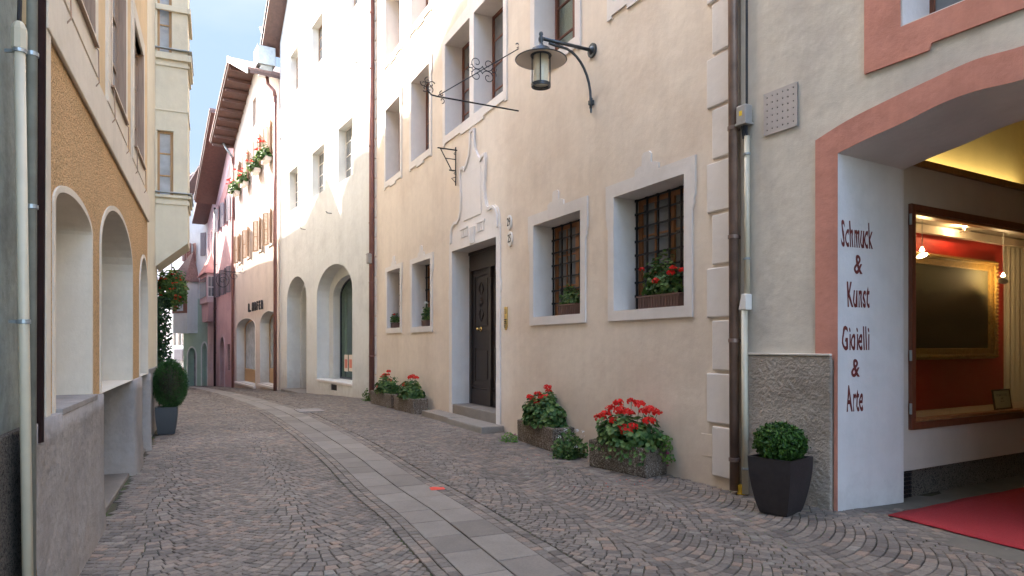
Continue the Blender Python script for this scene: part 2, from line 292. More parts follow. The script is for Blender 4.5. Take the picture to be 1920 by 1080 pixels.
def paintingmat():
    m, nt, b = mat_new('dark_landscape_oil'); L = nt.links
    tc = N(nt, 'ShaderNodeTexCoord'); sp = N(nt, 'ShaderNodeSeparateXYZ'); L.new(tc.outputs['Generated'], sp.inputs[0])
    n1 = N(nt, 'ShaderNodeTexNoise', Scale=2.6, Detail=7.0, Roughness=0.6); L.new(tc.outputs['Generated'], n1.inputs['Vector'])
    a = N(nt, 'ShaderNodeMath', operation='MULTIPLY_ADD'); L.new(n1.outputs[0], a.inputs[0]); a.inputs[1].default_value = 0.42; sc_ = N(nt, 'ShaderNodeMath', operation='MULTIPLY'); L.new(sp.outputs[2], sc_.inputs[0]); sc_.inputs[1].default_value = 0.72; L.new(sc_.outputs[0], a.inputs[2])
    L.new(ramp(nt, a.outputs[0], [(0.22, (0.006, 0.005, 0.004)), (0.36, (0.035, 0.022, 0.010)), (0.46, (0.012, 0.012, 0.007)), (0.58, (0.05, 0.034, 0.015)), (0.66, (0.030, 0.030, 0.018)), (0.72, (0.085, 0.075, 0.038)), (1.0, (0.11, 0.10, 0.06))]), b.inputs['Base Color'])
    b.inputs['Roughness'].default_value = 0.7; return m
M['painting'] = paintingmat()

# ------------------------------------------------------------------ mesh builder
class MB:
    def __init__(s): s.v = []; s.f = []
    def add(s, vs, fs):
        o = len(s.v); s.v += [tuple(p) for p in vs]; s.f += [tuple(o + i for i in f) for f in fs]; return s
    def box(s, x0, x1, y0, y1, z0, z1, T=None):
        vs = [(x, y, z) for x in (x0, x1) for y in (y0, y1) for z in (z0, z1)]
        if T: vs = [T @ Vector(p) for p in vs]
        return s.add(vs, [(0, 1, 3, 2), (4, 6, 7, 5), (0, 4, 5, 1), (2, 3, 7, 6), (0, 2, 6, 4), (1, 5, 7, 3)])
    def plate(s, outline, holes, y0, y1):
        """outline and holes are (x, z) loops; extruded from y0 to y1"""
        loops = [outline] + list(holes)
        tris = tessellate_polygon([[Vector((p[0], p[1], 0)) for p in l] for l in loops])
        pts = [p for l in loops for p in l]; n = len(pts)
        vs = [(p[0], y0, p[1]) for p in pts] + [(p[0], y1, p[1]) for p in pts]
        fs = [t for t in tris] + [(t[2] + n, t[1] + n, t[0] + n) for t in tris]
        k = 0
        for l in loops:
            m = len(l)
            for i in range(m):
                a, b = k + i, k + (i + 1) % m; fs.append((a, b, b + n, a + n))
            k += m
        return s.add(vs, fs)
    def tube(s, pts, r, n=8):
        pts = [Vector(p) for p in pts]; vs = []; fs = []; up = None
        for i, p in enumerate(pts):
            t = (pts[min(i + 1, len(pts) - 1)] - pts[max(i - 1, 0)]).normalized()
            if up is None: up = t.orthogonal().normalized()
            up = (up - t * up.dot(t)).normalized(); q = t.cross(up)
            rr = r[i] if isinstance(r, (list, tuple)) else r
            for k in range(n):
                a = 2 * math.pi * k / n; vs.append(p + (up * math.cos(a) + q * math.sin(a)) * rr)
        for i in range(len(pts) - 1):
            for k in range(n):
                a = i * n + k; b = i * n + (k + 1) % n; fs.append((a, b, b + n, a + n))
        fs.append(tuple(range(n - 1, -1, -1))); fs.append(tuple((len(pts) - 1) * n + k for k in range(n)))
        return s.add(vs, fs)
    def lathe(s, prof, c, n=20, closed=False):
        vs = []; fs = []
        for (r, z) in prof:
            for k in range(n):
                a = 2 * math.pi * k / n; vs.append((c[0] + r * math.cos(a), c[1] + r * math.sin(a), c[2] + z))
        for i in range(len(prof) - 1):
            for k in range(n):
                a = i * n + k; b = i * n + (k + 1) % n; fs.append((a, b, b + n, a + n))
        fs.append(tuple(range(n))); fs.append(tuple((len(prof) - 1) * n + k for k in range(n)))
        return s.add(vs, fs)
    def quad(s, a, b, c, d): return s.add([a, b, c, d], [(0, 1, 2, 3)])
    def build(s, name, mat, parent=None, smooth=False, bevel=0, recalc=True):
        me = bpy.data.meshes.new(name); me.from_pydata(s.v, [], s.f); me.update()
        if recalc:
            bm = bmesh.new(); bm.from_mesh(me); bmesh.ops.recalc_face_normals(bm, faces=bm.faces); bm.to_mesh(me); bm.free()
        if smooth: me.polygons.foreach_set('use_smooth', [True] * len(me.polygons))
        me.materials.append(mat)
        o = bpy.data.objects.new(name, me); COL.objects.link(o)
        if parent: o.parent = parent
        if bevel:
            b = o.modifiers.new('bevel', 'BEVEL'); b.width = bevel; b.segments = 2; b.limit_method = 'ANGLE'
        return o
def tag(o, label=None, cat=None, group=None, kind=None):
    if label: o['label'] = label
    if cat: o['category'] = cat
    if group: o['group'] = group
    if kind: o['kind'] = kind
    return o
def empty(name, loc, rz, label, cat, group=None):
    o = bpy.data.objects.new(name, None); o.empty_display_size = 0.2; COL.objects.link(o); o.location = loc; o.rotation_euler = (0, 0, rz)
    return tag(o, label, cat, group)
class Fr:
    """upright wall frame: x runs left to right as one faces the wall, y into the wall, z up"""
    def __init__(s, O, d):
        s.O = Vector((O[0], O[1])); s.d = Vector(d).normalized(); s.n = Vector((-s.d.y, s.d.x)); s.rz = math.atan2(s.d.y, s.d.x)
    def px(s, u, v, y=0):
        r = Vector(((u - 960) / FPX, 1.0)); q = s.O + s.n * y
        t = q.dot(s.n) / r.dot(s.n); p = r * t
        return ((p - s.O).dot(s.d), EYE + (HOR - v) / FPX * t)
    def sx(s, u, y=0): return s.px(u, 0, y)[0]
    def w(s, x, y=0, z=0):
        p = s.O + s.d * x + s.n * y; return Vector((p.x, p.y, z))
    def rect(s, u0, u1, vt, vb, y=0):
        """left and right pixel columns; top and bottom rows at the left column"""
        a = s.px(u0, vt, y); b = s.px(u0, vb, y); return (a[0], s.sx(u1, y), b[1], a[1])
    def rectr(s, u0, u1, vt, vb, y=0):
        a = s.px(u1, vt, y); b = s.px(u1, vb, y); return (s.sx(u0, y), a[0], b[1], a[1])
def wallfr(a, b, u0, right=True):
    k = (u0 - 960) / FPX; Y = a / (k + b)
    return Fr((k * Y, Y), (b, -1) if right else (-b, 1))
def ground_z(x, y):
    z = 0.0
    if y > 16.5: t = y - 16.5; z -= 0.05 * t * t / (t + 4.0)
    k = max(0.0, min(1.0, (x - 2.2) / 0.6)); z += 0.06 * k * k * (3 - 2 * k) * (1 if y < 12 else 0)
    if y > 60: z -= 0.01 * (y - 60)
    if -1 < y < 60 and abs(x) < 40: z += 0.010 * noise.noise(Vector((x * 1.1, y * 1.1, 0))) + 0.012 * noise.noise(Vector((x * 0.4, y * 0.4, 3)))
    return z
def gp(u, v):
    k = (u - 960) / FPX; Y = EYE * FPX / max(1, (v - HOR))
    for _ in range(30): Y = (EYE - ground_z(k * Y, Y)) * FPX / (v - HOR)
    return Vector((k * Y, Y, ground_z(k * Y, Y)))
def rect_loop(r, pad=0): s0, s1, z0, z1 = r; return [(s0 - pad, z0 - pad), (s1 + pad, z0 - pad), (s1 + pad, z1 + pad), (s0 - pad, z1 + pad)]
def arch_loop(s0, s1, z0, zs, zt, n=14, pad=0, padb=None):
    s0 -= pad; s1 += pad; zt += pad; z0 -= (pad if padb is None else padb); c = (s0 + s1) / 2; h = (s1 - s0) / 2; e = zt - zs
    return [(s0, z0), (s1, z0)] + [(c + h * math.cos(math.pi * i / n), zs + e * math.sin(math.pi * i / n)) for i in range(n + 1)]
def text_mesh(txt, size, ext, mat, name, parent, loc, xs=1.0, bold=0.0, rot=(R(90), 0, 0)):
    c = bpy.data.curves.new(name, 'FONT'); c.body = txt; c.size = size; c.extrude = ext; c.offset = bold; c.space_character = 1.12 if name == 'painted_word' else 1.0; c.align_x = 'CENTER'; c.align_y = 'CENTER'; c.resolution_u = 4
    t = bpy.data.objects.new('tmp', c); COL.objects.link(t)
    me = bpy.data.meshes.new_from_object(t.evaluated_get(bpy.context.evaluated_depsgraph_get())); bpy.data.objects.remove(t)
    o = bpy.data.objects.new(name, me); COL.objects.link(o); me.materials.clear(); me.materials.append(mat)
    o.scale = (xs, 1, 1); o.rotation_euler = rot; o.location = loc; o.parent = parent; return o

# ------------------------------------------------------------------ window builder
def make_window(P, r, inset, frame, pane, nv=1, nh=2, fw=0.06, bar=0.025, double=True, surround=None, curtain=None, grille=None, shutters=None, sill=None):
    s0, s1, z0, z1 = r; e = 0.012
    a = (s0 - e, s1 + e, z0 - e, z1 + e); m = MB()
    m.plate(rect_loop(a), [rect_loop(a, -fw)], inset, inset + 0.06)
    if double: m.box((s0 + s1) / 2 - 0.045, (s0 + s1) / 2 + 0.045, inset - 0.012, inset + 0.05, z0 + fw - e, z1 - fw + e)
    n = 2 if double else 1
    for k in range(1, nh + 1):
        z = z0 + (z1 - z0) * k / (nh + 1); m.box(s0 + fw - e, s1 - fw + e, inset + 0.012, inset + 0.045, z - bar / 2, z + bar / 2)
    for k in range(1, nv + 1):
        if double and nv % 2 and k == (nv + 1) // 2: continue
        x = s0 + (s1 - s0) * k / (nv + 1); m.box(x - bar / 2, x + bar / 2, inset + 0.010, inset + 0.043, z0 + fw - e, z1 - fw + e)
    W = m.build('window', frame, P)
    MB().box(s0 + fw - 0.02, s1 - fw + 0.02, inset + 0.026, inset + 0.032, z0 + fw - 0.02, z1 - fw + 0.02).build('pane', pane, W)
    if surround:
        outl, mt, proud = surround
        MB().plate(outl, [rect_loop(r)], -proud, inset + 0.03).build('surround', mt, W)
    if curtain:
        c = MB(); k = 26; xs = [s0 + (s1 - s0) * i / k for i in range(k + 1)]
        for i in range(k):
            ya = inset + 0.12 + 0.018 * math.sin(i * 1.7); yb = inset + 0.12 + 0.018 * math.sin((i + 1) * 1.7)
            c.quad((xs[i], ya, z0), (xs[i + 1], yb, z0), (xs[i + 1], yb, z1), (xs[i], ya, z1))
        c.build('curtain', curtain, W, recalc=False)
    if grille:
        g = MB(); nx, nz, gy = grille; rr = 0.011
        for k in range(nx + 1):
            x = s0 + 0.02 + (s1 - s0 - 0.04) * k / nx; g.box(x - rr, x + rr, gy - rr, gy + rr, z0, z1)
        for k in range(nz + 1):
            z = z0 + 0.02 + (z1 - z0 - 0.04) * k / nz; g.box(s0, s1, gy - rr * 0.7 - 0.006, gy + rr * 0.7 - 0.006, z - rr, z + rr)
            for q in range(nx + 1):
                x = s0 + 0.02 + (s1 - s0 - 0.04) * q / nx; g.box(x - 0.02, x + 0.02, gy - 0.022, gy + 0.012, z - 0.016, z + 0.016)
        g.build('grille', M['iron'], W)
    if sill:
        MB().box(s0 - 0.08, s1 + 0.08, -sill, 0.1, z0 - 0.07, z0 - 0.002).build('sill', M['trim'], W, bevel=0.008)
    if shutters:
        mt, sw, ang = shutters
        for side in (-1, 1):
            hx = s0 if side < 0 else s1
            c, sn = math.cos(ang), math.sin(ang)
            T = Matrix(((side * c, 0, 0, hx), (-sn, 1 if False else 0, 0, -0.02), (0, 0, 1, 0), (0, 0, 0, 1)))
            def P3(a, t, z): # a along leaf, t thickness
                return (hx + side * (a * c + t * sn), -0.02 - a * sn - t * c, z)
            m = MB()
            def bx(a0, a1, t0, t1, za, zb):
                vs = [P3(x, t, z) for x in (a0, a1) for t in (t0, t1) for z in (za, zb)]
                m.add(vs, [(0, 1, 3, 2), (4, 6, 7, 5), (0, 4, 5, 1), (2, 3, 7, 6), (0, 2, 6, 4), (1, 5, 7, 3)])
            bx(0, 0.06, 0, 0.035, z0, z1); bx(sw - 0.06, sw, 0, 0.035, z0, z1)
            for za in (z0, (z0 + z1) / 2 - 0.03, z1 - 0.06): bx(0.06, sw - 0.06, 0, 0.035, za, za + 0.06)
            ns = max(4, int((z1 - z0) / 0.07))
            for k in range(ns):
                za = z0 + 0.06 + (z1 - z0 - 0.12) * k / ns; bx(0.06, sw - 0.06, 0.006, 0.026, za, za + (z1 - z0 - 0.12) / ns * 0.72)
            m.build('shutter', mt, W)
    return W

def shell(m, L, H, depth, t0, z0=-3.0, front=True):
    """side, back and top walls behind the front plate, kept 1 cm clear of it"""
    y = t0 + 0.01
    m.box(0, 0.3, y, depth, z0, H); m.box(L - 0.3, L, y, depth, z0, H); m.box(0.3, L - 0.3, depth - 0.3, depth, z0, H); m.box(0.3, L - 0.3, y, depth - 0.3, H - 0.3, H - 0.01)

# ------------------------------------------------------------------ frames of the street
F_cream = wallfr(5.76, 0.507, 702)
F_white = wallfr(7.87, 0.616, 525)
F_hof = wallfr(8.0, 0.62, 440)
F_pinkA = wallfr(8.0, 0.62, 406)
F_pinkB = wallfr(8.0, 0.62, 389)
F_gal = wallfr(6.16, 0.57, 1389)
F_left = wallfr(-0.951, 0.4475, 80, False)
F_bay = wallfr(-1.06, 0.4475, 276.5, False)
F_teal = Fr(tuple((F_left.O - F_left.d * 14).xy) , tuple(F_left.d))
F_teal.O += F_left.n * 0.10

# ==================================================================
#  GROUND
# ==================================================================
def smooth_poly(pts, n=12):
    out = []
    for i in range(len(pts) - 1):
        p0 = Vector(pts[max(i - 1, 0)]); p1 = Vector(pts[i]); p2 = Vector(pts[i + 1]); p3 = Vector(pts[min(i + 2, len(pts) - 1)])
        for k in range(n):
            t = k / n
            out.append(0.5 * ((2 * p1) + (-p0 + p2) * t + (2 * p0 - 5 * p1 + 4 * p2 - p3) * t * t + (-p0 + 3 * p1 - 3 * p2 + p3) * t ** 3))
    out.append(Vector(pts[-1])); return out
cl = smooth_poly([(2.75, -1.6), (1.35, 1.4), (0.035, 4.34), (-0.63, 5.88), (-1.29, 7.24), (-2.19, 9.24), (-3.5, 11.9), (-5.33, 15.4), (-7.0, 18.2), (-9.9, 23.5), (-13.2, 29.6), (-18.6, 39.5), (-22.5, 46.0)])
acc = [0.0]
for i in range(1, len(cl)): acc.append(acc[-1] + (cl[i] - cl[i - 1]).length)
def along(t):
    t = max(0, min(acc[-1] - 1e-4, t)); lo, hi = 0, len(acc) - 1
    while hi - lo > 1:
        mid = (lo + hi) // 2
        if acc[mid] <= t: lo = mid
        else: hi = mid
    k = (t - acc[lo]) / max(1e-6, acc[lo + 1] - acc[lo]); return cl[lo].lerp(cl[lo + 1], k)
def tw(t, ww):
    p = along(t); q = (along(t + 0.6) - along(t - 0.6)).normalized(); n = Vector((q.y, -q.x)); return p + n * ww   # w > 0 to the right
def street_limits(y):
    if y < 6.6: r = 6.16 - 0.57 * y
    elif y < 19.3: r = 5.76 - 0.507 * y
    else: r = 7.93 - 0.618 * y
    l = -0.92 - 0.4475 * y if y < 12.3 else -0.53 * y
    return l, r
gm = MB()
xs = [-400, -120, -60] + [-40 + i * 1.0 for i in range(29)] + [-11.8 + 0.2 * i for i in range(91)] + [7 + i for i in range(14)] + [40, 120, 400]; ys = [-200, -60, -20] + [-10 + i * 1.0 for i in range(10)] + [0.2 * i for i in range(125)] + [25 + i for i in range(45)] + [90, 150, 400, 1500]
for y in ys:
    for x in xs: gm.v.append((x, y, ground_z(x, y) - 0.013))
for j in range(len(ys) - 1):
    for i in range(len(xs) - 1):
        a = j * len(xs) + i; gm.f.append((a, a + 1, a + 1 + len(xs), a + len(xs)))
tag(gm.build('ground', M['joint'], recalc=False, smooth=True), kind='structure')

def stone(m, c4, h, inset, jit, near):
    """one cobble: four plan corners, worn top"""
    cx = sum(p.x for p in c4) / 4; cy = sum(p.y for p in c4) / 4; c = Vector((cx, cy))
    k = []
    for p in c4:
        q = p + Vector((random.uniform(-jit, jit), random.uniform(-jit, jit))); d = (c - q); L_ = d.length
        k.append(q + d * (inset / max(L_, 1e-4)))
    dz = random.uniform(-0.0018, 0.0018); tx = random.uniform(-0.022, 0.022); ty = random.uniform(-0.022, 0.022)
    def Z(p, e): return ground_z(p.x, p.y) + e + dz + (p.x - cx) * tx + (p.y - cy) * ty
    o = len(m.v)
    for p in k: m.v.append((p.x, p.y, ground_z(p.x, p.y) - 0.02))
    if near:
        for p in k: m.v.append((p.x, p.y, Z(p, -0.005)))
        for p in k:
            q = p.lerp(c, 0.14); m.v.append((q.x, q.y, Z(q, 0.0)))
        rings = 3
    else:
        for p in k: m.v.append((p.x, p.y, Z(p, -0.001)))
        rings = 2
    for r in range(rings - 1):
        for i in range(4):
            a = o + r * 4 + i; b = o + r * 4 + (i + 1) % 4; m.f.append((a, b, b + 4, a + 4))
    q = o + (rings - 1) * 4; m.f.append((q, q + 1, q + 2, q + 3))
def cobbles():
    m = MB(); T1 = acc[-1]
    SW = 0.315; P_ = 0.092
    def put(c4):
        cx = sum(p.x for p in c4) / 4; cy = sum(p.y for p in c4) / 4
        l, r = street_limits(cy)
        inside = l < cx < r
        if cy < 6.35 and cx > r - 0.02:   # forecourt in front of the gallery arch
            inside = cx < r + 0.72 and cy < 5.9
        if not inside or cy < 1.0: return
        if cx < -0.72 * cy - 0.8 and cy < 3: return
        stone(m, c4, 0, 0.0045, 0.0025, cy < 15)
    for side in (-1, 1):
        # two straight rows that edge the slabs
        for rr in range(2):
            w0 = SW + rr * 0.088; t = random.random() * 0.1
            while t < T1:
                l_ = random.uniform(0.075, 0.115); c = [tw(t, side * w0), tw(t + l_, side * w0), tw(t + l_, side * (w0 + 0.088)), tw(t, side * (w0 + 0.088))]; put(c); t += l_
        base = SW + 0.176
        for b in range(4):
            W_ = (1.22, 1.30, 1.25, 1.3)[b]; A = 0.42; ph = random.random()
            nrow = int(T1 / P_) + 12
            for k in range(-8, nrow):
                t0 = k * P_
                # stones along the arc
                ww = -random.random() * 0.09
                while ww < W_:
                    dw = random.uniform(0.074, 0.108)
                    def arc(x, s):
                        xx = max(0, min(W_, x)); q = 2 * xx / W_ - 1
                        sag = A * (q * q); sl = 4 * A * q / W_; cn = 1 / math.sqrt(1 + sl * sl)
                        h = P_ * cn * 0.5 * s * cn; hw = -P_ * 0.5 * s * sl * cn * cn
                        return t0 + sag + h, xx + hw
                    sl_mid = abs(4 * A * (2 * min(W_, max(0, ww + dw / 2)) / W_ - 1) / W_); dw *= 1 / math.sqrt(1 + sl_mid * sl_mid)
                    a0, a1 = max(0, ww), min(W_, ww + dw)
                    if a1 - a0 > 0.02:
                        pts = []
                        for (x, s) in ((a0, -1), (a1, -1), (a1, 1), (a0, 1)):
                            tt, w2 = arc(x, s); w2 = max(0.0, min(W_, w2)); pts.append(tw(tt, side * (base + w2)) if 0 < tt < T1 else None)
                        if all(p is not None for p in pts):
                            e = abs((pts[2] - pts[0]).x * (pts[3] - pts[1]).y - (pts[2] - pts[0]).y * (pts[3] - pts[1]).x) / 2
                            if e > 0.0012: put(pts)
                    ww += dw
            base += W_ - 0.075
    return m
tag(cobbles().build('cobblestone_paving', M['cobble'], recalc=True), kind='structure')
sm = MB()
for side in (0, 1):
    w0, w1 = (-0.315, -0.012) if side == 0 else (0.0, 0.315)
    t = 0.15 * side
    while t < acc[-1] - 1:
        l_ = random.uniform(0.42, 0.62) if side else random.uniform(0.36, 0.5)
        g_ = 0.006
        c4 = [tw(t + g_, w0), tw(t + l_, w0), tw(t + l_, w1), tw(t + g_, w1)]
        dz = random.uniform(0, 0.003); o = len(sm.v); c = (c4[0] + c4[2]) / 2
        for p in c4: sm.v.append((p.x, p.y, ground_z(p.x, p.y) - 0.02))
        for p in c4: sm.v.append((p.x, p.y, ground_z(p.x, p.y) + dz - 0.003))
        for p in c4:
            q = p.lerp(c, 0.025); sm.v.append((q.x, q.y, ground_z(q.x, q.y) + dz))
        for r_ in range(2):
            for i in range(4):
                a = o + r_ * 4 + i; b = o + r_ * 4 + (i + 1) % 4; sm.f.append((a, b, b + 4, a + 4))
        sm.f.append((o + 8, o + 9, o + 10, o + 11)); t += l_
tag(sm.build('stone_path', M['slab']), kind='structure')
# manhole plate in the paving
p = gp(580, 770)
mh = MB()
mh.box(-0.28, 0.28, -0.4, 0.4, -0.01, 0.012); mh.box(-0.24, 0.24, -0.36, 0.36, 0.012, 0.016)
o = mh.build('manhole_cover', M['grey_plinth'], bevel=0.004); o.location = p + Vector((0, 0, 0.004)); o.rotation_euler = (0, 0, F_cream.rz + R(90)); tag(o, 'flat rectangular manhole plate set among the cobbles before the white house', 'manhole cover')

# ==================================================================
#  CREAM HOUSE
# ==================================================================
F = F_cream; Lc = F.sx(1384); H = 12.6
P = empty('cream_house', F.w(0), F.rz, 'cream plastered house with a dark carved door and barred ground floor windows', 'house')
holes = []; jobs = []
def cw(r, outl, **k): holes.append(rect_loop(r, 0.02)); jobs.append((r, outl, k))
def surr(r, l=0.15, b=0.15, t=0.13, key=True, ears=True):
    """moulded surround outline: straight foot, small ears, stepped keystone"""
    s0, s1, z0, z1 = r; c = (s0 + s1) / 2; e = 0.05 if ears else 0; q = (s1 - s0)
    pts = [(s0 - l, z0 - b), (s1 + l, z0 - b)]
    pts += [(s1 + l, z1 - 0.42), (s1 + l + 0.03, z1 - 0.36), (s1 + l + 0.03, z1 - 0.30), (s1 + l + e, z1 - 0.26), (s1 + l + e, z1 + t)] if ears else [(s1 + l, z1 + t)]
    if key: pts += [(c + q * 0.17, z1 + t), (c + q * 0.17, z1 + t + 0.07), (c + q * 0.11, z1 + t + 0.10), (c + 0.09, z1 + t + 0.10), (c + 0.085, z1 + t + 0.22), (c + 0.05, z1 + t + 0.25), (c - 0.05, z1 + t + 0.25), (c - 0.085, z1 + t + 0.22), (c - 0.09, z1 + t + 0.10), (c - q * 0.11, z1 + t + 0.10), (c - q * 0.17, z1 + t + 0.07), (c - q * 0.17, z1 + t)]
    pts += [(s0 - l - e, z1 + t), (s0 - l - e, z1 - 0.26), (s0 - l - 0.03, z1 - 0.30), (s0 - l - 0.03, z1 - 0.36), (s0 - l, z1 - 0.42)] if ears else [(s0 - l, z1 + t)]
    return pts
# lower windows (left, right pixel columns and top/bottom rows at the right column)
low = [(F.rectr(727, 751, 502, 614), 2, 5), (F.rectr(774, 808, 484, 611), 2, 5), (F.rectr(1002, 1090, 394, 588), 5, 7), (F.rectr(1153, 1285, 326, 573), 6, 8)]
for i, (r, gx, gz) in enumerate(low):
    big = i > 1
    cw(r, surr(r, l=0.13 if big else 0.12, b=0.13, t=0.17 if big else 0.12), inset=0.38, frame=M['wood_orange'], pane=M['glass_grey'], nv=1 if not big else 3, nh=2, fw=0.09, grille=(gx, gz, 0.34), curtain=None)
# upper windows
up = [F.rect(724, 751, 206, 338), F.rect(772, 806, 154, 302), F.rect(836, 882, 84, 258), F.rect(890, 945, 29, 218)]
zb = sum(x[2] for x in up) / 4; zt_ = sum(x[3] for x in up) / 4
up = [(x[0], x[1], zb, zt_) for x in up]
up.append((F.sx(1004), F.sx(1080), zb - 0.02, zt_ + 0.05))
up.append((F.sx(1152), F.sx(1243), zb + 0.05, zt_ + 0.05))
def upsurr(r, l, rr, ears=True, crest=True):
    s0, s1, z0, z1 = r; c = (s0 + s1) / 2; q = s1 - s0
    pts = [(s0 - l, z0 - 0.20), (s0 - l + 0.10, z0 - 0.20), (s0 - l + 0.10, z0 - 0.16), (s0 + q * 0.3, z0 - 0.16), (s0 + q * 0.3, z0 - 0.22), (s0 + q * 0.7, z0 - 0.22), (s0 + q * 0.7, z0 - 0.16), (s1 + rr - 0.10, z0 - 0.16), (s1 + rr - 0.10, z0 - 0.20), (s1 + rr, z0 - 0.20)]
    pts += [(s1 + rr, z1 - 0.3), (s1 + rr + 0.04, z1 - 0.26), (s1 + rr + 0.04, z1 + 0.14), (s1 + rr - 0.1, z1 + 0.16)]
    if crest: pts += [(c + q * 0.3, z1 + 0.22), (c + 0.2, z1 + 0.28), (c + 0.17, z1 + 0.5), (c + 0.11, z1 + 0.62), (c, z1 + 0.66), (c - 0.11, z1 + 0.62), (c - 0.17, z1 + 0.5), (c - 0.2, z1 + 0.28), (c - q * 0.3, z1 + 0.22)]
    pts += [(s0 - l + 0.1, z1 + 0.16), (s0 - l - 0.04, z1 + 0.14), (s0 - l - 0.04, z1 - 0.26), (s0 - l, z1 - 0.3)]
    return pts
for i, r in enumerate(up):
    if i == 2:   # pair under one surround
        holes.append(rect_loop(r, 0.02)); jobs.append((r, None, dict(inset=0.38, frame=M['wood_red'], pane=M['glass_grey'], nv=1, nh=3, curtain=M['curtain_white'])))
        pair = (up[2][0], up[3][1], r[2], r[3]); continue
    if i == 3:
        holes.append(rect_loop(r, 0.02)); jobs.append((r, None, dict(inset=0.38, frame=M['wood_red'], pane=M['glass_grey'], nv=1, nh=3, curtain=M['curtain_white']))); continue
    cw(r, upsurr(r, 0.14, 0.14), inset=0.36, frame=M['wood_red'], pane=M['glass'] if i > 3 else M['glass_grey'], nv=1, nh=3, curtain=M['curtain'])
# top floor windows, mostly above the picture
for (u0, u1) in ((724, 751), (772, 806), (850, 930), (1004, 1080), (1152, 1243)):
    r = (F.sx(u0), F.sx(u1), 9.2, 10.9); cw(r, upsurr(r, 0.16, 0.16, crest=False), inset=0.36, frame=M['wood_red'], pane=M['glass_grey'], nv=1, nh=3)
# door portal
d0, d1 = F.sx(849), F.sx(932); dzb = 0.30; dzt = F.px(932, 444)[1]
holes.append([(d0 - 0.02, -1.0), (d1 + 0.02, -1.0), (d1 + 0.02, dzt + 0.02), (d0 - 0.02, dzt + 0.02)])
wm = MB(); holes[-1] = [(d0 - 0.02, 0.02), (d1 + 0.02, 0.02), (d1 + 0.02, dzt + 0.02), (d0 - 0.02, dzt + 0.02)]
wm.plate([(0, -0.8), (Lc, -0.8), (Lc, H), (0, H)], holes, 0, 0.62); shell(wm, Lc, H, 9, 0.62)
wm.build('wall', M['cream'], P)
for r, outl, k in jobs: make_window(P, r, surround=(outl, M['trim'], 0.022) if outl else None, **k)
# shared surround of the paired windows
ps = upsurr(pair, 0.14, 0.14)
MB().plate(ps, [rect_loop(up[2]), rect_loop(up[3])], -0.022, 0.37).build('window_surround', M['trim'], P)
# moulded lower step pieces and quoins
for (u0, lab) in ((None, 'r'), (704, 'l')):
    z = 0.12; k = 0
    while z < H - 0.5:
        h = 0.56; x1 = Lc - 0.005 if lab == 'r' else 0.22; w_ = (0.42 if k % 2 else 0.34) if lab == 'r' else 0.21
        MB().box(x1 - w_, x1, -0.028, 0.02, z, z + h - 0.035).build('quoin', M['trim'], P, bevel=0.012); z += h; k += 1
# portal surround with bell shaped gable
pc = (d0 + d1) / 2; hw = (d1 - d0) / 2 + 0.16; top = dzt + 0.22
def half(pts): return [(pc + x, z) for x, z in pts] + [(pc - x, z) for x, z in reversed(pts) if x > 1e-6]
g = [(hw, 0.02), (hw, dzt - 1.0), (hw + 0.03, dzt - 0.95), (hw + 0.03, dzt - 0.8), (hw, dzt - 0.75), (hw, top), (hw - 0.03, top), (hw - 0.03, top + 0.16), (hw - 0.10, top + 0.30), (hw - 0.24, top + 0.37), (hw - 0.40, top + 0.36), (hw - 0.52, top + 0.42), (hw - 0.60, top + 0.58), (hw - 0.63, top + 0.82), (hw - 0.60, top + 1.02), (hw - 0.57, top + 1.30), (hw - 0.60, top + 1.40), (hw - 0.72, top + 1.40), (hw - 0.80, top + 1.34), (hw - 0.92, top + 1.42), (0.16, top + 1.58), (0.11, top + 1.75), (0.10, top + 2.0), (0, top + 2.02)]
outer = half(g)
MB().plate(outer, [[(d0, 0.022), (d1, 0.022), (d1, dzt), (d0, dzt)]], -0.022, 0.40).build('door_surround', M['trim'], P)
# raised moulding that follows the gable
g2 = [p for p in g if p[1] >= top]
def strip(m, pts, wd, y0, y1):
    for i in range(len(pts) - 1):
        a = Vector(pts[i]); b = Vector(pts[i + 1]); d = (b - a)
        if d.length < 1e-5: continue
        d.normalize(); n = Vector((-d.y, d.x)) * wd / 2; a = a - d * wd * 0.25; b = b + d * wd * 0.25
        m.plate([tuple(a + n), tuple(a - n), tuple(b - n), tuple(b + n)], [], y0 - 0.0004 * (i % 2), y1)
mm = MB(); inner = [(pc + x * 0.93, z - 0.03) for x, z in g2]; strip(mm, inner, 0.06, -0.045, -0.01)
strip(mm, [(2 * pc - x, z) for x, z in inner], 0.06, -0.045, -0.01)
mm.build('gable_moulding', M['trim'], P, bevel=0.006)
mm = MB(); mm.box(pc - 0.42, pc + 0.42, -0.036, -0.01, top + 0.30, top + 1.22)
mm.build('tablet', M['trim'], P, bevel=0.008)
mm = MB()
for k in range(3): mm.box(pc - 0.12 + k * 0.09, pc - 0.06 + k * 0.09, -0.05, -0.01, dzt + 0.03, top + 0.12)
for sg in (-1, 1):
    for k in range(4): x = pc + sg * (0.26 + k * 0.085); mm.box(x - 0.028, x + 0.028, -0.04, -0.01, top - 0.02, top + 0.13)
    mm.box(pc + sg * 0.40 - 0.19, pc + sg * 0.40 + 0.19, -0.046, -0.01, top + 0.14, top + 0.18)
mm.build('triglyph', M['trim'], P, bevel=0.004)
